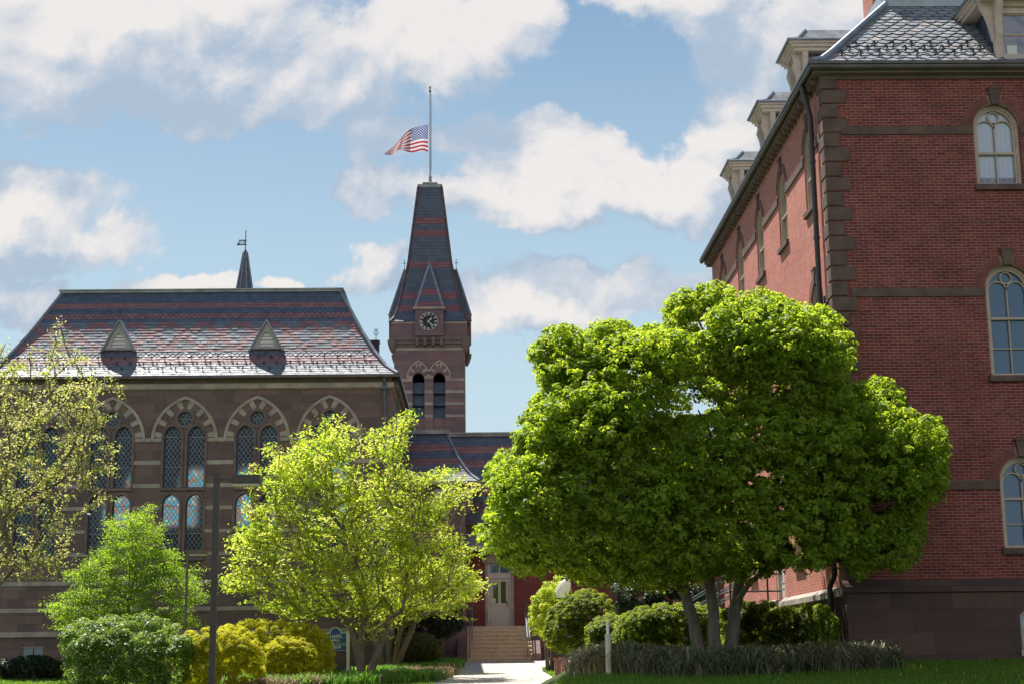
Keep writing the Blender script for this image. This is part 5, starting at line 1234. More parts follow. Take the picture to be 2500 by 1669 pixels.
# dormers
def dormer(fr_, u0, u1, v0, zb, ztop, ov=.30):
    """u0..u1 front, v0 plane of the front, roof running back into the slope"""
    b = MB(); back = -2.6
    fbox(b, fr_, u0 + .02, u1 - .02, back, v0 - .10, zb - .3, ztop - .01); dm = b.build('dormer', mat('cheek_slate', rough_paint((.10, .115, .14), .35, 5), rough=.5), bb)
    c = MB(); pw = .17
    for a, e in ((u0, u0 + pw), (u1 - pw, u1)): fbox(c, fr_, a, e, v0 - .16, v0, zb, ztop)
    fbox(c, fr_, u0 + pw, u1 - pw, v0 - .14, v0 - .03, ztop - .28, ztop); fbox(c, fr_, u0 + pw, u1 - pw, v0 - .14, v0 + .03, zb - .02, zb + .10)
    fbox(c, fr_, u0 - .02, u1 + .02, v0 - .10, v0 + .05, ztop - .13, ztop - .001); c.build('front_frame', M_CREAM, dm)
    for s, a in ((-1, u0), (1, u1)):                         # scrolled brackets, one to the front and one to the flank
        k = MB(); c0_, c1_ = (a, a + .15) if s < 0 else (a - .15, a)
        prof_ = [(v0 + ov - .02, ztop), (v0 + ov - .04, ztop - .16), (v0 + .20, ztop - .30), (v0 + .12, ztop - .55), (v0 + .10, ztop - .80), (v0 + .02, ztop - 1.02), (v0 - .003, ztop - 1.05), (v0 - .003, ztop)]
        n = len(prof_); k.add([fr_(c0_, v, z) for v, z in prof_] + [fr_(c1_, v, z) for v, z in prof_], [tuple(range(n)), tuple(range(2 * n - 1, n - 1, -1))] + [(i, (i + 1) % n, n + (i + 1) % n, n + i) for i in range(n)])
        prof2 = [(a + s * (ov - .02), ztop), (a + s * (ov - .04), ztop - .16), (a + s * .18, ztop - .30), (a + s * .10, ztop - .55), (a + s * .04, ztop - .9), (a + s * .003, ztop - .95), (a + s * .003, ztop)]
        n = len(prof2); k.add([fr_(u_, v0 - .16, z) for u_, z in prof2] + [fr_(u_, v0 - .02, z) for u_, z in prof2], [tuple(range(n)), tuple(range(2 * n - 1, n - 1, -1))] + [(i, (i + 1) % n, n + (i + 1) % n, n + i) for i in range(n)])
        q = fr_((c0_ + c1_) / 2, v0 + .012, ztop - .1)
        k.build('bracket', M_CREAM, dm)
    e = MB()
    for d_, z0_, z1_ in ((ov, 0, .09), (ov + .06, .09, .17), (ov + .12, .17, .24)): fbox(e, fr_, u0 - d_, u1 + d_, back, v0 + d_, ztop + z0_, ztop + z1_)
    e.build('cornice', M_CREAM, dm)
    r = MB(); O = ov + .15; zt0 = ztop + .24; A = [fr_(u0 - O, v0 + O, zt0), fr_(u1 + O, v0 + O, zt0), fr_(u1 + O, back, zt0), fr_(u0 - O, back, zt0)]
    i1 = .28; z1_ = .13; i2 = .55; z2 = .46
    B = [fr_(u0 - O + i1, v0 + O - i1, zt0 + z1_), fr_(u1 + O - i1, v0 + O - i1, zt0 + z1_), fr_(u1 + O - i1, back, zt0 + z1_), fr_(u0 - O + i1, back, zt0 + z1_)]
    C_ = [fr_(u0 - O + i2, v0 + O - i2, zt0 + z2), fr_(u1 + O - i2, v0 + O - i2, zt0 + z2), fr_(u1 + O - i2, back, zt0 + z2), fr_(u0 - O + i2, back, zt0 + z2)]
    for P_, Q_ in ((A, B), (B, C_)):
        for i in range(4): j = (i + 1) % 4; r.add([P_[i], P_[j], Q_[j], Q_[i]], [(0, 1, 2, 3)])
    r.add(C_, [(0, 1, 2, 3)]); r.build('dormer_roof', mat('pale_slate', rough_paint((.30, .31, .32), .25, 4), rough=.45), dm)
    h = MB()
    for i in (0, 1): h.tube([A[i], B[i], C_[i]], .04, 6)
    h.tube([C_[0], C_[1]], .035, 6); h.tube([A[0], A[1]], .03, 6); h.tube([A[0], A[3]], .03, 6); h.build('ridge_flashing', M_LEAD, dm)
    um = (u0 + u1) / 2; wn = MB(); a, b_ = u0 + pw + .03, u1 - pw - .03; z0_, z1_ = zb + .12, ztop - .29
    strip(wn, fr_, [(a, z0_), (b_, z0_), (b_, z1_), (a, z1_)], .06, v0 - .13, v0 - .07, closed=True)
    fbox(wn, fr_, a, b_, v0 - .125, v0 - .075, (z0_ + z1_) / 2 - .02, (z0_ + z1_) / 2 + .02); fbox(wn, fr_, um - .015, um + .015, v0 - .12, v0 - .08, z0_, z1_)
    wn.build('window_frame', M_CREAMW, dm); pane(fr_, [(a, z0_), (b_, z0_), (b_, z1_), (a, z1_)], v0 - .095).build('pane', M_GLASS, dm)
    return dm
ZD = 14.47
for y0 in (35.85, 40.15, 45.25): dormer(frS, y0, y0 + .84, -.18, 13.15, ZD, .20)
dmf = dormer(frF, 11.85, 13.6, -.12, 13.22, 14.62)
m = MB(); fbox(m, frF, 12.13, 12.36, -.205, -.198, 13.36, 13.58); m.build('paper_notice', M_WHITE, dmf)
# ------------------------------------------------------------------ vegetation
K = 2500 / 2349
def pol(s): return [(float(a) * K, float(b) * K) for a, b in (x.split(',') for x in s.split())]
def ground(px, Y):
    X = at(px, 1600, Y).x; return np.array((X, Y, float(tz(X, Y))))
def make_tree(name, label, cat, group, poly, Y, half, soft, base_px, base_r, n_tip, per, lsize, lmat, bmat, stems=None, flat=.35, spread=.32, asp=.5, tip_r=.006, cost=.45,
              along=.5, droop=.3, nup=.8, twigs=True, wig=.06, minr=0, fork=.35, step=.5, shell=.75, shoots=0, out=45):
    b = ground(base_px, Y); o = thing(name, b, label, cat, group)
    T = volume_points(poly, n_tip, Y, half, soft, shell=shell)
    if shoots:
        PP = np.array(poly); ce = PP.mean(0); i_ = rng.integers(0, len(PP), shoots); f_ = rng.random((shoots, 1)); q_ = PP[i_] * f_ + PP[i_ - 1] * (1 - f_)
        d_ = (q_ - ce) / np.linalg.norm(q_ - ce, axis=1, keepdims=True); q_ = q_ + d_ * rng.uniform(-.6, 1, (shoots, 1)) * out; q_[:, 1] -= rng.random(shoots) * out * .3
        dy = rng.normal(size=shoots) * half * .45; S_ = np.array([tuple(at(a, c_, Y + e)) for (a, c_), e in zip(q_, dy)]); T = np.concatenate((T, S_))
    mb = MB(); allt = []; alln = []
    cen = T.mean(0); top = np.percentile(T[:, 2], 97)
    stems = stems or [(0, 0, fork)]
    asg = rng.integers(0, len(stems), len(T)) if len(stems) == 1 else np.argmin([[abs(t_[0] - (b[0] + s[1])) + rng.random() * 1.5 for t_ in T] for s in stems], 0)
    for i, s in enumerate(stems):
        tt = T[asg == i]
        if len(tt) < 3: continue
        f = b + np.array((s[0], 0, -.15)); hgt = (top - b[2]) * s[2]
        tr = [f, f + np.array(((s[1] - s[0]) * .3, 0, hgt * .35)), f + np.array(((s[1] - s[0]) * .65, .05, hgt * .7)), f + np.array((s[1] - s[0], 0, hgt))]
        nd, pa, rd, chd, tips = skeleton(tr, tt, base_r * (1 if len(stems) == 1 else .8), tip_r, cost, wig, step)
        rd[0] *= 1.35; rd[1] *= 1.08
        branch_mesh(mb, nd, pa, rd, chd, minr); nd = np.array(nd)
        for t_ in tips:
            allt.append(nd[t_]); alln.append(nd[t_] - nd[pa[t_]])
    mb.build('trunk', bmat, o, smooth=True, uv=False)
    allt = np.array(allt); alln = np.array(alln); N = len(allt) * per
    c = np.repeat(allt, per, 0); d = np.repeat(alln, per, 0); dl = np.linalg.norm(d, axis=1, keepdims=True) + 1e-6; d = d / dl
    r = rng.normal(size=(N, 3)) * np.array((1, 1, flat)) * spread * .55
    s = (rng.random((N, 1)) - .75) * along * 1.6
    pos = c + r + d * s * .6; pos[:, 2] -= (r[:, 0] ** 2 + r[:, 1] ** 2) * droop
    n = rng.normal(size=(N, 3)) * .55 + np.array((0, 0, nup))
    cr = np.repeat(rng.random(len(allt)), per)
    leaves('crown', pos, n, lsize * rng.uniform(.6, 1.25, N), lmat, o, .45 * cr + .55 * rng.random(N), asp)
    return o
def make_bush(name, label, cat, group, poly, Y, half, soft, n_c, r, per, lsize, lmat,  asp=.5, flat=.9, up=.5, core=True, jit=.35, stem=True, shell=.3, fix=None, maxz=None):
    P = np.array(poly); cx_ = (P[:, 0].min() + P[:, 0].max()) / 2; b = ground(cx_, Y); o = thing(name, b, label, cat, group)
    n_c = int(n_c * 2.3); c = volume_points(poly, n_c, Y, half, soft * .75, shell=shell * .6); lsize *= 1.12; r *= .85; per = int(per * .75)
    if fix is not None: c = fix(c)
    rad = r * rng.uniform(.7, 1.25, n_c)
    pos, n, sz = clump_leaves(c, rad, per, lsize, flat, up, .35, jit)
    rc = np.repeat(rng.random(n_c), per)
    leaves('foliage', pos, n, sz, lmat, o, .35 * rc + .65 * rng.random(len(pos)), asp, droop=-.2)
    m = MB()
    for k in range(9):
        a = 2 * math.pi * k / 9; w = (P[:, 0].max() - P[:, 0].min()) * .25 * Y / F
        tp = (b[0] + math.cos(a) * w, b[1] + math.sin(a) * min(w, half * .6), c[:, 2].mean() + .1)
        m.tube([(b[0] + math.cos(a) * .12, b[1] + math.sin(a) * .12, b[2] - .1), ((b[0] + tp[0]) / 2, (b[1] + tp[1]) / 2, (b[2] + tp[2]) / 2 - .05), tp], [.045, .03, .012], 6)
    m.build('stems', B_BRWN, o, smooth=True, uv=False)
    return o, c
# the big magnolia-like tree before the brick building ------------------
PM_ = pol('1096,1219 1117,1188 1138,1122 1117,1098 1126,1043 1159,1034 1185,1058 1189,983 1208,953 1232,910 1249,899 1235,862 1220,826 1220,795 1238,780 1262,759 1292,744 1322,753 1338,792 1353,756 1395,738 1431,744 1461,768 1492,744 1517,760 1519,723 1546,681 1594,659 1655,653 1679,669 1692,698 1721,675 1758,672 1806,690 1842,705 1891,711 1927,735 1945,771 1963,802 1951,832 1936,862 1951,889 1981,877 2024,871 2060,898 2075,935 2108,959 2145,965 2169,995 2175,1019 2163,1062 2169,1104 2157,1146 2114,1155 2122,1201 2127,1219 2108,1243 2096,1309 2048,1303 2018,1288 1987,1322 1963,1325 1945,1285 1921,1261 1891,1297 1842,1306 1806,1288 1776,1315 1715,1343 1679,1340 1625,1315 1564,1355 1504,1352 1443,1355 1419,1328 1371,1343 1328,1331 1280,1315 1238,1337 1201,1340 1195,1312 1147,1282 1111,1273')
YM = 33.4; bM = ground(1645 * K, YM); bM[2] = at(1740, 1597, YM).z
tm = thing('broadleaf_tree', bM, 'big spreading dark green tree with three pale trunks before the brick building', 'tree')
holes_px = np.array([(1716, 995, 26), (1736, 1059, 24), (1732, 1110, 14), (1600, 1072, 14), (1684, 1110, 12), (2141, 1239, 34), (2180, 1226, 24), (2115, 1213, 18), (1864, 1155, 22), (1909, 1175, 20), (1832, 1175, 18), (1948, 1342, 26), (1929, 1310, 22), (1974, 1149, 14), (1440, 1361, 16), (1330, 1207, 12), (1472, 1078, 10), (1755, 885, 10), (2025, 898, 12), (1794, 982, 10), (1909, 1239, 16), (2218, 1265, 18)], float)
def project(P_): 
    c = np.asarray(P_) @ RM; return np.stack((1250 - F * c[:, 0] / c[:, 2], 834.5 + F * c[:, 1] / c[:, 2]), 1)
def push(c):
    c = c.copy(); m = (c[:, 0] > 6.6) & (c[:, 1] > 32.3); yn = 29.6 + rng.random(len(c)) * 2.4; k = np.where(m, yn / c[:, 1], 1); return c * k[:, None]
big = push(volume_points(PM_, 120, YM, 3.1, 170, shell=.30, inset=50)); br = rng.uniform(.62, .98, len(big))
b2 = volume_points(PM_, 900, YM, 3.0, 170, shell=.5, inset=13); b2 = push(b2[edge_dist(project(b2), PM_) < 62][:400]); big = np.concatenate((big, b2)); br = np.concatenate((br, rng.uniform(.30, .46, len(b2))))
ex = push(volume_points(pol('1890,1290 1900,1240 1960,1200 2040,1195 2105,1215 2120,1260 2085,1300 2040,1322 1980,1335 1920,1325'), 26, 31, .8, 60, shell=.5, inset=14)); big = np.concatenate((big, ex)); br = np.concatenate((br, rng.uniform(.28, .42, len(ex))))
sub = []; sr = []
for c, r in zip(big, br):
    n = int(46 * (r / .6) ** 2) + 8; d = rng.normal(size=(n, 3)); d /= np.linalg.norm(d, axis=1, keepdims=True); d[:, 2] = np.where(d[:, 2] < -.8, -d[:, 2], d[:, 2])
    sub.append(c + d * r * np.array((1.08, 1, .78)) * rng.uniform(.88, 1.06, (n, 1))); sr.append(rng.uniform(.08, .16, n))
sub = np.concatenate(sub); sr = np.concatenate(sr); pp = project(sub)
ok = in_poly(pp, PM_) | (edge_dist(pp, PM_) < 2)
for hx_, hy_, hr_ in holes_px: ok &= (np.hypot(pp[:, 0] - hx_, pp[:, 1] - hy_) > hr_ * .8)
ok &= ~((sub[:, 0] > 7.2) & (sub[:, 1] > 32.5))
sub = sub[ok]; sr = sr[ok]
pos, n, sz = clump_leaves(sub, sr, 20, .098, .85, .7, .5, .45)
cr = np.repeat(rng.random(len(sub)), 20)
leaves('crown', pos, n, sz, L_MAG, tm, .4 * cr + .6 * rng.random(len(pos)), .62, fold=.35)
print('magnolia leaves', len(pos))
mb = MB(); stems = [((1612, 1498), (1590, 1420), (1560, 1320), (1500, 1180), (1440, 1050)), ((1640, 1498), (1635, 1400), (1622, 1290), (1640, 1100), (1660, 900)), ((1672, 1498), (1685, 1400), (1700, 1320), (1760, 1180), (1850, 1000)), ((1690, 1380), (1725, 1330), (1760, 1310), (1900, 1250), (2000, 1150))]
rs = [(.14, .125, .11, .07, .04), (.14, .115, .105, .08, .04), (.145, .13, .11, .07, .04), (.06, .055, .045, .035, .02)]
ends = []
for i, (s, r) in enumerate(zip(stems, rs)):
    q = [at(a * K, b * K, YM + (.15, -.1, .2, 0)[i] - (.9 * j / 4 if i == 3 else 0)) for j, (a, b) in enumerate(s)]
    if i < 3: q[0] = Vector((q[0].x, q[0].y, bM[2] - .25)); r = (r[0] * 1.2,) + r[1:]
    pts = [];  rr_ = []
    for j in range(len(q) - 1):
        for k in range(3): f = k / 3; pts.append(q[j].lerp(q[j + 1], f) + Vector(rng.normal(size=3) * .012)); rr_.append((r[j] + (r[j + 1] - r[j]) * f) * rng.uniform(.96, 1.05))
    pts.append(q[-1]); rr_.append(r[-1]); mb.tube(pts, rr_, 14, cap=False); ends += pts[4:]
E = np.array([tuple(e) for e in ends])
for c in big:                                         # limbs into every leafy mass
    i = int(np.argmin(np.linalg.norm(E - c, axis=1) + np.maximum(E[:, 2] - c[2], 0))); a = E[i]; mid = (a + c) / 2 + rng.normal(size=3) * .1 + np.array((0, 0, .1))
    mb.tube([a, mid, c], [.05, .035, .015], 6, cap=False)
mb.build('trunk', B_GREY, tm, smooth=True, uv=False)
# bright yellow-green tree ---------------------------------------------
PY_ = pol('530,1330 560,1300 570,1265 548,1240 580,1205 562,1165 612,1140 606,1095 628,1058 650,1048 668,1085 700,1075 688,1030 706,1012 745,1000 775,985 800,1010 850,1020 880,1010 915,975 930,985 905,1040 930,1090 985,1098 1010,1085 1075,1112 1040,1150 985,1180 1010,1215 1055,1250 1062,1290 1092,1330 1070,1372 1048,1398 962,1395 880,1420 800,1408 700,1415 640,1412 620,1370 560,1352')
ty = make_tree('ornamental_tree', 'bright yellow green spring tree spreading in front of the chapel corner', 'tree', None, PY_, 52.0, 2.8, 190, 836 * K, .15, 640, 48, .14, L_YEL, B_GREY,
               stems=[(-.10, -.1, .32), (.10, .7, .22), (-.02, -.5, .26)], flat=.20, spread=.30, asp=.42, cost=.40, nup=.7, minr=.006, shoots=200, out=36, along=.8, tip_r=.008)
make_tree('ornamental_tree', 'smaller yellow green tree with several crooked stems near the entrance steps', 'tree', None, pol('850,1400 870,1310 920,1270 1000,1270 1060,1290 1098,1335 1060,1392 1000,1400 930,1425'), 56.5, 1.6, 120, 893 * K, .13, 330, 44, .11, L_YEL, B_GREY,
          stems=[(-.12, -.9, .62), (0, -.1, .6), (.1, .5, .55), (.12, 1.15, .6)], flat=.4, spread=.3, asp=.42, cost=.3, minr=.006)
# budding tree reaching in from the left -------------------------------
PB_ = pol('-190,900 -100,820 0,790 30,770 62,795 90,780 108,815 135,748 155,745 170,795 200,830 232,870 272,862 262,905 240,920 262,960 210,985 262,1010 272,1068 245,1110 262,1145 215,1150 232,1180 180,1210 150,1262 158,1300 90,1330 30,1338 -150,1340')
make_tree('budding_tree', 'sparse tree with new yellow green leaves reaching in at the left edge', 'tree', None, PB_, 44.0, 2.0, 150, -130, .13, 360, 50, .092, L_BUD, B_BRWN,
          stems=[(0, .1, .35), (.25, 1.0, .3)], flat=.5, spread=.17, asp=.5, cost=.30, along=.9, nup=.5, tip_r=.0045, step=.35, wig=.12, minr=0, shell=1.0)
# small green tree in front of the chapel ------------------------------
make_tree('small_tree', 'fresh green small tree in front of the dark chapel wall', 'tree', None, pol('115,1382 150,1362 200,1352 152,1322 205,1300 232,1262 258,1245 250,1205 285,1195 300,1182 320,1198 342,1176 340,1225 372,1215 352,1262 398,1258 385,1300 455,1305 440,1345 468,1372 420,1395 452,1432 330,1448 210,1448 140,1440'), 54.0, 1.9, 130, 290 * K, .08, 620, 46, .08, L_GRN, B_BRWN,
          shoots=160, out=22, flat=.2, spread=.26, asp=.5, cost=.35, nup=.9, fork=.75, tip_r=.005)
# shrubs -----------------------------------------------------------------
make_bush('rhododendron', 'large round shrub with glossy pale tipped leaves left of the golden shrubs', 'shrub', None, pol('134,1478 150,1448 190,1428 235,1424 300,1412 350,1420 395,1435 436,1452 440,1500 425,1545 400,1600 200,1600 150,1540'), 46.0, 1.5, 110, 150, .22, 130, .085, L_RHO, asp=.45, up=.8)
make_bush('golden_arborvitae', 'golden yellow clipped shrub directly behind the tall lamp post', 'shrub', 'golden shrubs', pol('398,1480 412,1455 470,1440 540,1434 585,1458 605,1500 604,1550 580,1600 430,1600 400,1540'), 46.8, 1.3, 60, 270, 0.12, 130, .055, L_ARB, asp=.4, up=.9)
make_bush('golden_arborvitae', 'broad golden green shrub rearmost of the three, left of the blue sign', 'shrub', 'golden shrubs', pol('490,1452 540,1428 600,1420 660,1424 715,1430 752,1455 770,1495 765,1530 735,1560 500,1560'), 50.5, 1.6, 67, 306, 0.13, 130, .055, L_ARB, asp=.4, up=.9)
make_bush('golden_arborvitae', 'small round golden shrub in front, between the lamp post and the tree trunk', 'shrub', 'golden shrubs', pol('602,1520 612,1480 645,1460 690,1462 722,1485 738,1520 730,1560 700,1590 620,1590'), 48.4, .9, 52, 180, 0.11, 130, .055, L_ARB, asp=.4, up=.9)
make_bush('low_yew', 'low olive green clipped bush behind the tree trunks near the steps', 'shrub', None, pol('890,1490 905,1465 935,1454 980,1454 1010,1470 1018,1490 1008,1512 960,1516 895,1516'), 59, .8, 60, 90, .13, 170, .06, L_OLV, asp=.4)
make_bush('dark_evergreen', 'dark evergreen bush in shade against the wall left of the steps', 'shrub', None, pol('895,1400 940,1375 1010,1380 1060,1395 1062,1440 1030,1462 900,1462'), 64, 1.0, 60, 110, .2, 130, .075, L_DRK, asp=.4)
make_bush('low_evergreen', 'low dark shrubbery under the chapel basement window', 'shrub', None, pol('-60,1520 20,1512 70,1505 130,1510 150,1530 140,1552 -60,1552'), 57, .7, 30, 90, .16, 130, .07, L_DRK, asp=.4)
make_bush('round_yew', 'rounded light tipped yew beneath the globe lamp', 'shrub', None, pol('1250,1440 1262,1395 1300,1362 1350,1350 1395,1368 1408,1400 1398,1450 1370,1495 1290,1500 1258,1480'), 51.5, 1.2, 70, 260, .12, 120, .062, L_YEW, asp=.3, up=1.1, flat=.7)
make_bush('spring_shrub', 'loose yellow green shrub beside the stair handrail', 'shrub', None, pol('1212,1425 1222,1370 1260,1330 1300,1318 1312,1380 1290,1440 1255,1465 1225,1450'), 57, .9, 80, 110, .16, 60, .085, L_YEL, asp=.45, shell=.8)
make_bush('clipped_hedge', 'low left end lump of clipped yew hedge beside the pale post', 'hedge', 'yew hedges', pol('1343,1440 1365,1420 1400,1408 1440,1415 1445,1515 1360,1515 1348,1480'), 40.5, .9, 40, 260, .085, 90, .052, L_YEW, asp=.3, up=1.0)
make_bush('clipped_hedge', 'tall rounded clipped hedge directly behind the three pale trunks', 'hedge', 'yew hedges', pol('1408,1450 1425,1412 1470,1392 1530,1384 1600,1386 1650,1395 1670,1450 1668,1520 1412,1520'), 38.6, 1.0, 45, 520, .085, 90, .052, L_YEW, asp=.3, up=1.0)
make_bush('clipped_hedge', 'dark clipped hedge along the side wall of the brick building', 'hedge', 'yew hedges', pol('1655,1400 1700,1380 1770,1380 1785,1395 1850,1388 1895,1392 1918,1420 1922,1470 1918,1525 1655,1525'), 36.0, .85, 45, 520, .085, 90, .052, L_YEW, asp=.3, up=1.0,
          fix=lambda c: c * np.where(c[:, 0] > 7.3, 7.3 / np.maximum(c[:, 0], .1), 1)[:, None])
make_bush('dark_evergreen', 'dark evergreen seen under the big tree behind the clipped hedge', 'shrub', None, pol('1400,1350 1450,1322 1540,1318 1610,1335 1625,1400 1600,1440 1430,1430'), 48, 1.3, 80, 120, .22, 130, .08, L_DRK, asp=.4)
# grass-like borders and lawn --------------------------------------------
def blades(name, base, length, width, lean, mat_, rnd=None, az=None, kind='stuff', label=None, cat=None, parent=None):
    N = len(base); az = rng.random(N) * 2 * math.pi if az is None else az
    d = np.stack((np.cos(az), np.sin(az), np.zeros(N)), 1); s = np.stack((-np.sin(az), np.cos(az), np.zeros(N)), 1)
    L_ = length[:, None]; w = width[:, None] / 2; le = lean[:, None]; up = np.array((0, 0, 1.))
    p0 = base; p1 = base + up * L_ * .5 + d * L_ * .16 * le; p2 = base + up * L_ * (.86 - .18 * le) + d * L_ * .5 * le; p3 = base + up * L_ * (1 - .55 * le) + d * L_ * .95 * le
    v = np.empty((N, 3, 4, 3)); P_ = [p0, p1, p2, p3]; W_ = [w, w * 1.0, w * .7, w * .12]
    for k in range(3):
        v[:, k, 0] = P_[k] - s * W_[k]; v[:, k, 1] = P_[k] + s * W_[k]; v[:, k, 2] = P_[k + 1] + s * W_[k + 1]; v[:, k, 3] = P_[k + 1] - s * W_[k + 1]
    rnd = rng.random(N) if rnd is None else rnd
    o = quads(name, v.reshape(N * 3, 4, 3), mat_, parent, np.repeat(rnd, 3))
    if parent is None: tag(o, label, cat, kind=kind)
    return o
def tuft_points(pts, wid, n, per, sp=.09):
    P_ = np.array(pts, float); seg_ = np.linalg.norm(np.diff(P_, axis=0), axis=1); cs_ = np.concatenate(([0], np.cumsum(seg_)))
    t_ = rng.random(n) * cs_[-1]; x = np.interp(t_, cs_, P_[:, 0]); y = np.interp(t_, cs_, P_[:, 1])
    x = x + rng.uniform(-wid, wid, n) * .5; y = y + rng.uniform(-wid, wid, n) * .5
    X = np.repeat(x, per) + rng.normal(size=n * per) * sp; Y = np.repeat(y, per) + rng.normal(size=n * per) * sp
    global TH; TH = np.repeat(rng.uniform(.6, 1.25, n), per)
    return np.stack((X, Y, tz(X, Y)), 1), np.repeat(rng.random(n), per)
b_, r_ = tuft_points([(2.45, 32.8), (2.9, 31.7), (4.1, 30.6), (5.6, 30.9), (6.6, 31.3), (8.0, 31.8)], 1.0, 330, 60)
N = len(b_); blades('liriope_border', b_, TH * rng.uniform(.35, .66, N), rng.uniform(.014, .024, N), rng.uniform(.6, 1.35, N), L_LIR, .3 * r_ + .7 * rng.random(N), label='border of arching dark green grass-like liriope', cat='ground cover')
b_, r_ = tuft_points([(2.15, 33.0), (2.35, 32.0), (2.7, 31.2)], .4, 60, 70)
N = len(b_); blades('dry_grass_edge', b_, TH * rng.uniform(.25, .55, N), rng.uniform(.010, .016, N), rng.uniform(.3, 1.1, N), L_DRY, label='straw coloured dry grass at the end of the border by the path', cat='ground cover')
b_, r_ = tuft_points([(-7.6, 47), (-5.0, 47.5), (-3.2, 48.2), (-1.9, 50)], 1.7, 240, 50, .13)
N = len(b_); blades('green_grass_tufts', b_, TH * rng.uniform(.25, .48, N), rng.uniform(.018, .028, N), rng.uniform(.2, .9, N), L_BLD, .3 * r_ + .7 * rng.random(N), label='bright green grassy tufts below the yellow green tree', cat='ground cover')
b_, r_ = tuft_points([(-7.0, 46.2), (-5.2, 47.4), (-3.6, 48.6), (-2.0, 50.0), (-1.65, 55.5)], 1.5, 260, 55, .13)
N = len(b_); blades('dry_grass_tufts', b_, TH * rng.uniform(.2, .45, N), rng.uniform(.016, .026, N), rng.uniform(.3, 1.1, N), L_DRY, label='straw coloured tufts around the tree trunks beside the path', cat='ground cover')
b_, r_ = tuft_points([(-4.2, 54.2), (-2.4, 55), (-1.5, 58), (-1.3, 62)], .9, 210, 50, .13)
N = len(b_); blades('green_grass_tufts', b_, rng.uniform(.25, .5, N), rng.uniform(.018, .028, N), rng.uniform(.2, .9, N), L_BLD, label='green leafy edging along the left side of the path', cat='ground cover')
b_, r_ = tuft_points([(2.7, 33.4), (3.1, 33.1)], .3, 6, 40, .06)
def lawn(x0, x1, y0, y1, n, h):
    X = rng.uniform(x0, x1, n); Y = rng.uniform(y0, y1, n); P_ = np.stack((X, Y, tz(X, Y)), 1); q = project(P_)
    ok = (q[:, 0] > -30) & (q[:, 0] < 2530) & (q[:, 1] < 1700) & ~((X > np.interp(Y, rows_, [pl(v) for v in rows_])) & (X < np.interp(Y, rows_, [prx(v) for v in rows_])))
    P_ = P_[ok]; N = len(P_); return P_, rng.uniform(.5, 1.3, N) * h
bA, lA = lawn(.8, 12.5, 24.5, 33, 115000, .085); bB, lB = lawn(-19, -1.2, 45, 60, 60000, .10); bC, lC = lawn(2.3, 4.5, 50, 64, 9000, .10)
b_ = np.concatenate((bA, bB, bC)); l_ = np.concatenate((lA, lB, lC)); wdt = np.concatenate((np.full(len(bA), .008), np.full(len(bB) + len(bC), .018)))
blades('lawn_grass', b_, l_, wdt, rng.uniform(.1, .8, len(b_)), L_GRS, label='mown green lawn', cat='grass')
N = 420; X = rng.uniform(-1.6, 2.6, N); Y = rng.uniform(45, 66, N); P_ = np.stack((X, Y, tz(X, Y) + .045), 1)
tag(leaves('fallen_leaves', P_, rng.normal(size=(N, 3)) * .15 + np.array((0, 0, 1)), rng.uniform(.04, .09, N), L_DRY, None, None, .6), 'scattered dry leaves and petals on the pale path', 'leaf litter', kind='stuff')
fl = MB()
for k in range(26):
    X, Y = (rng.uniform(7, 12), rng.uniform(26, 31.5)) if k < 16 else (rng.uniform(-5.4, -4.2), rng.uniform(53, 58)); z = float(tz(X, Y)) + .10
    s = .012 if k < 16 else .03; fl.lathe((X, Y, z), [(s * .6, 0), (s, s * .5), (s * .5, s)], 6); fl.tube([(X, Y, z - .1), (X, Y, z)], .003, 4)
tag(fl.build('dandelions', mat('dandelion', col=(.75, .62, .12)), uv=False), 'scattered small yellow dandelions in the lawn', 'flowers', kind='stuff')
# ------------------------------------------------------------------ street furniture
def lamp_post(px, Y, ptop, hx0, hx1, hy0, hy1, w, mat_, label, group):
    b = ground(px, Y); o = thing('lamp_post', b, label, 'lamp post', group); tp = at(px, ptop, Y); hh0 = at(hx0, hy0, Y); hh1 = at(hx1, hy1, Y)
    m = MB(); m.box((tp.x - w / 2, Y - w / 2, b[2] - .1), (tp.x + w / 2, Y + w / 2, tp.z)); m.box((tp.x - w * .62, Y - w * .62, tp.z), (tp.x + w * .62, Y + w * .62, tp.z + .02)); m.build('pole', mat_, o)
    m = MB(); m.box((tp.x - w, Y - w, b[2] - .1), (tp.x + w, Y + w, b[2] + .15)); m.build('base', mat_, o)
    m = MB(); m.box((tp.x, Y - .03, (hh0.z + hh1.z) / 2 - .02), (hh0.x, Y + .03, (hh0.z + hh1.z) / 2 + .04)); m.build('arm', mat_, o)
    m = MB(); d = (hh1.x - hh0.x) * .32; m.prism([(hh0.x, hh1.z), (hh1.x, hh1.z), (hh1.x, hh0.z - .01), (hh1.x - .03, hh0.z), (hh0.x, hh0.z)], 'y', Y - d, Y + d); hd = m.build('lamp_head', mat_, o)
    m = MB(); m.box((hh0.x + .02, Y - d * .9, hh1.z - .035), (hh1.x - .02, Y + d * .9, hh1.z - .002)); m.build('lens', mat('lamp_lens', col=(.55, .52, .38), rough=.3), hd)
    return o
lamp_post(530, 33, 1158, 568, 637, 1160, 1181, .125, M_BRONZE, 'tall dark bronze lamp post with box head in front of the golden shrubs', 'lamp posts')
lamp_post(458, 50, 1343, 462, 506, 1342, 1352, .07, M_TAN, 'shorter thin brown lamp post behind the small green tree', 'lamp posts')
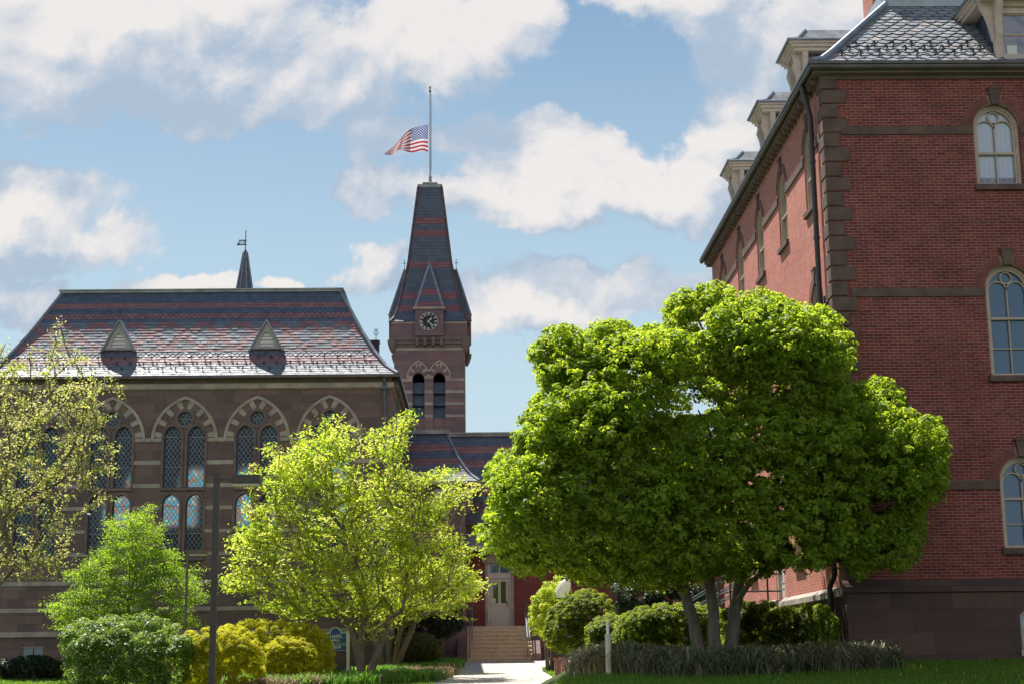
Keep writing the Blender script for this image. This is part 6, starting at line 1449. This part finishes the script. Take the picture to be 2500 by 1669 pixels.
# globe lamp
g0 = at(1375, 1436, 53.6); gb = ground(1375, 53.6); o = thing('globe_lamp', gb, 'white globe lamp on a dark pole above the round yew', 'lamp post')
m = MB(); m.tube([(g0.x - .12, g0.y, gb[2] - .1), (g0.x - .12, g0.y, g0.z - .30)], .045, 10); m.lathe((g0.x - .12, g0.y, g0.z - .36), [(.05, 0), (.10, .03), (.11, .10)], 12); m.build('pole', M_IRON, o)
m = MB(); V_ = []; 
for i in range(13):
    a = math.pi * i / 12; r_ = .235 * math.sin(a) ** .85; z_ = -.34 * math.cos(a)
    for k in range(20): p = Vector((r_ * math.cos(2 * math.pi * k / 20), r_ * math.sin(2 * math.pi * k / 20), z_)); p.x += z_ * .32; V_.append(p + g0)
m.add(V_, [(i * 20 + k, i * 20 + (k + 1) % 20, (i + 1) * 20 + (k + 1) % 20, (i + 1) * 20 + k) for i in range(12) for k in range(20)])
def globe_fn(t, p):
    p.inputs['Base Color'].default_value = (.85, .84, .78, 1); p.inputs['Roughness'].default_value = .25; tb = t.new('ShaderNodeBsdfTranslucent'); tb.inputs[0].default_value = (.85, .84, .75, 1)
    mx = t.new('ShaderNodeMixShader'); mx.inputs[0].default_value = .5; t.l.new(p.outputs[0], mx.inputs[1]); t.l.new(tb.outputs[0], mx.inputs[2]); t.l.new(mx.outputs[0], t.n['Material Output'].inputs[0])
m.build('globe', mat('white_globe', globe_fn), o, smooth=True, uv=False)
m = MB(); m.lathe((g0.x + .10, g0.y, g0.z + .30), [(.11, 0), (.09, .06), (.04, .11), (.02, .16)], 12); m.build('cap', M_IRON, o)
# pale post in the border
b = ground(1484, 30.9); tp = at(1484, 1547, 30.9); t2 = at(1484, 1515, 30.9); o = thing('marker_post', b, 'pale round post with thin white tip standing in the border', 'post')
m = MB(); m.lathe((tp.x, tp.y, b[2] - .1), [(.058, 0), (.058, tp.z - b[2] + .05), (.063, tp.z - b[2] + .05), (.063, tp.z - b[2] + .10)], 18); m.build('post', mat('cream_post', rough_paint((.55, .50, .40), .06, 4), rough=.5), o)
m = MB(); m.lathe((tp.x, tp.y, tp.z), [(.03, 0), (.03, t2.z - tp.z - .02), (.02, t2.z - tp.z)], 14); m.build('tip', M_WHITE, o)
# teal lamp column
b = ground(930, 57.2); o = thing('lamp_column', b, 'teal cast iron lamp column half hidden behind the crooked stems', 'lamp post')
M_TEAL = mat('teal_paint', rough_paint((.06, .20, .22), .15, 5), rough=.45)
m = MB(); m.lathe((b[0], b[1], b[2] - .05), [(.15, 0), (.16, .08), (.13, .12), (.11, .45), (.06, .6), (.075, .66), (.05, .75), (.04, 2.9)], 14); m.build('column', M_TEAL, o, smooth=False)
m = MB(); m.lathe((b[0], b[1], b[2] + 2.85), [(.06, 0), (.16, .1), (.20, .25), (.16, .42), (.05, .5)], 14); m.build('globe', mat('white_globe'), o, smooth=True)
# sign
YS = 57.0; s0 = at(818.7, 1560, YS); hpS = .01512; gb = ground(818.7, YS); o = thing('building_sign', (s0.x, YS, gb[2]), 'blue and white sign board on white posts with lettering CHAPEL HALL', 'sign')
def zs_(py): return at(818.7, py, YS).z
def xs_(px_): return at(px_, 1560, YS).x
M_SBLUE = mat('sign_blue', col=(.04, .10, .40), rough=.4); M_SW = mat('sign_white', col=(.75, .74, .70), rough=.5)
for a, b in ((783, 791), (846.5, 854)):
    m = MB(); m.box((xs_(a), YS - .06, gb[2] - .1), (xs_(b), YS + .06, zs_(1540))); m.box((xs_(a) - .015, YS - .075, zs_(1540)), (xs_(b) + .015, YS + .075, zs_(1539))); m.build('post', M_SW, o)
    m = MB(); m.cbox(((xs_(a) + xs_(b)) / 2, YS, gb[2] + .06), .19, .19, .2); m.build('footing', M_COPING, o)
def board(u0, u1, z0, z1, arc, v, M, nm, inset=0):
    c_ = s0.x; q = [(u0 + inset, z0 + inset), (u1 - inset, z0 + inset), (u1 - inset, z1 - inset)]
    if arc: q += [(c_ + (arc - inset) * math.cos(a), z1 - inset + (arc * .96 - inset * .2) * math.sin(a)) for a in [math.pi * k / 14 for k in range(15)]]
    q += [(u0 + inset, z1 - inset)]; m = MB(); m.prism(q, 'y', v, v + .035); return m.build(nm, M, o)
board(xs_(791), xs_(846.5), zs_(1570.5), zs_(1543), .205, YS - .02, M_SW, 'board'); pb_ = board(xs_(791), xs_(846.5), zs_(1570.5), zs_(1543), .205, YS - .058, M_SBLUE, 'panel', .028)
board(xs_(791), xs_(846.5), zs_(1587), zs_(1572.5), 0, YS - .02, M_SW, 'board'); pc_ = board(xs_(791), xs_(846.5), zs_(1587), zs_(1572.5), 0, YS - .058, M_SBLUE, 'panel', .02)
def sgn(tx, px_, py, size, par): text_mesh(tx, size, M_SW, 'lettering', par, Matrix.Translation((xs_(px_), YS - .064, zs_(py))) @ Matrix.Rotation(math.pi / 2, 4, 'X'), .003, bold=.003)
sgn('CHAPEL', 818, 1552.5, .155, pb_); sgn('HALL', 818, 1561.5, .155, pb_); sgn('MUSEUM', 818, 1579, .115, pc_)
# brick piers and low wall by the path
for px_, Y, yt, lab in ((1362, 52, 1604, 'brick pier beside the path, the farther of the two'), (1378, 48.5, 1603, 'brick pier beside the path, the nearer of the two')):
    b = ground(px_, Y); o = thing('brick_pier', b, lab, 'pier', 'brick piers'); tpz = at(px_, yt, Y).z
    m = MB(); m.box((b[0] - .11, Y - .11, b[2] - .2), (b[0] + .11, Y + .11, tpz - .06)); m.build('shaft', M_PIER, o)
    m = MB(); m.box((b[0] - .145, Y - .145, tpz - .06), (b[0] + .145, Y + .145, tpz)); m.build('cap', M_PIER, o)
b = ground(1400, 50); m = MB(); m.box((b[0] - .1, 49.9, b[2] - .3), (b[0] + 4.2, 50.15, at(1400, 1601, 50).z)); tag(m.build('garden_wall', M_PIER), 'low brick garden wall under the round yew', 'wall')
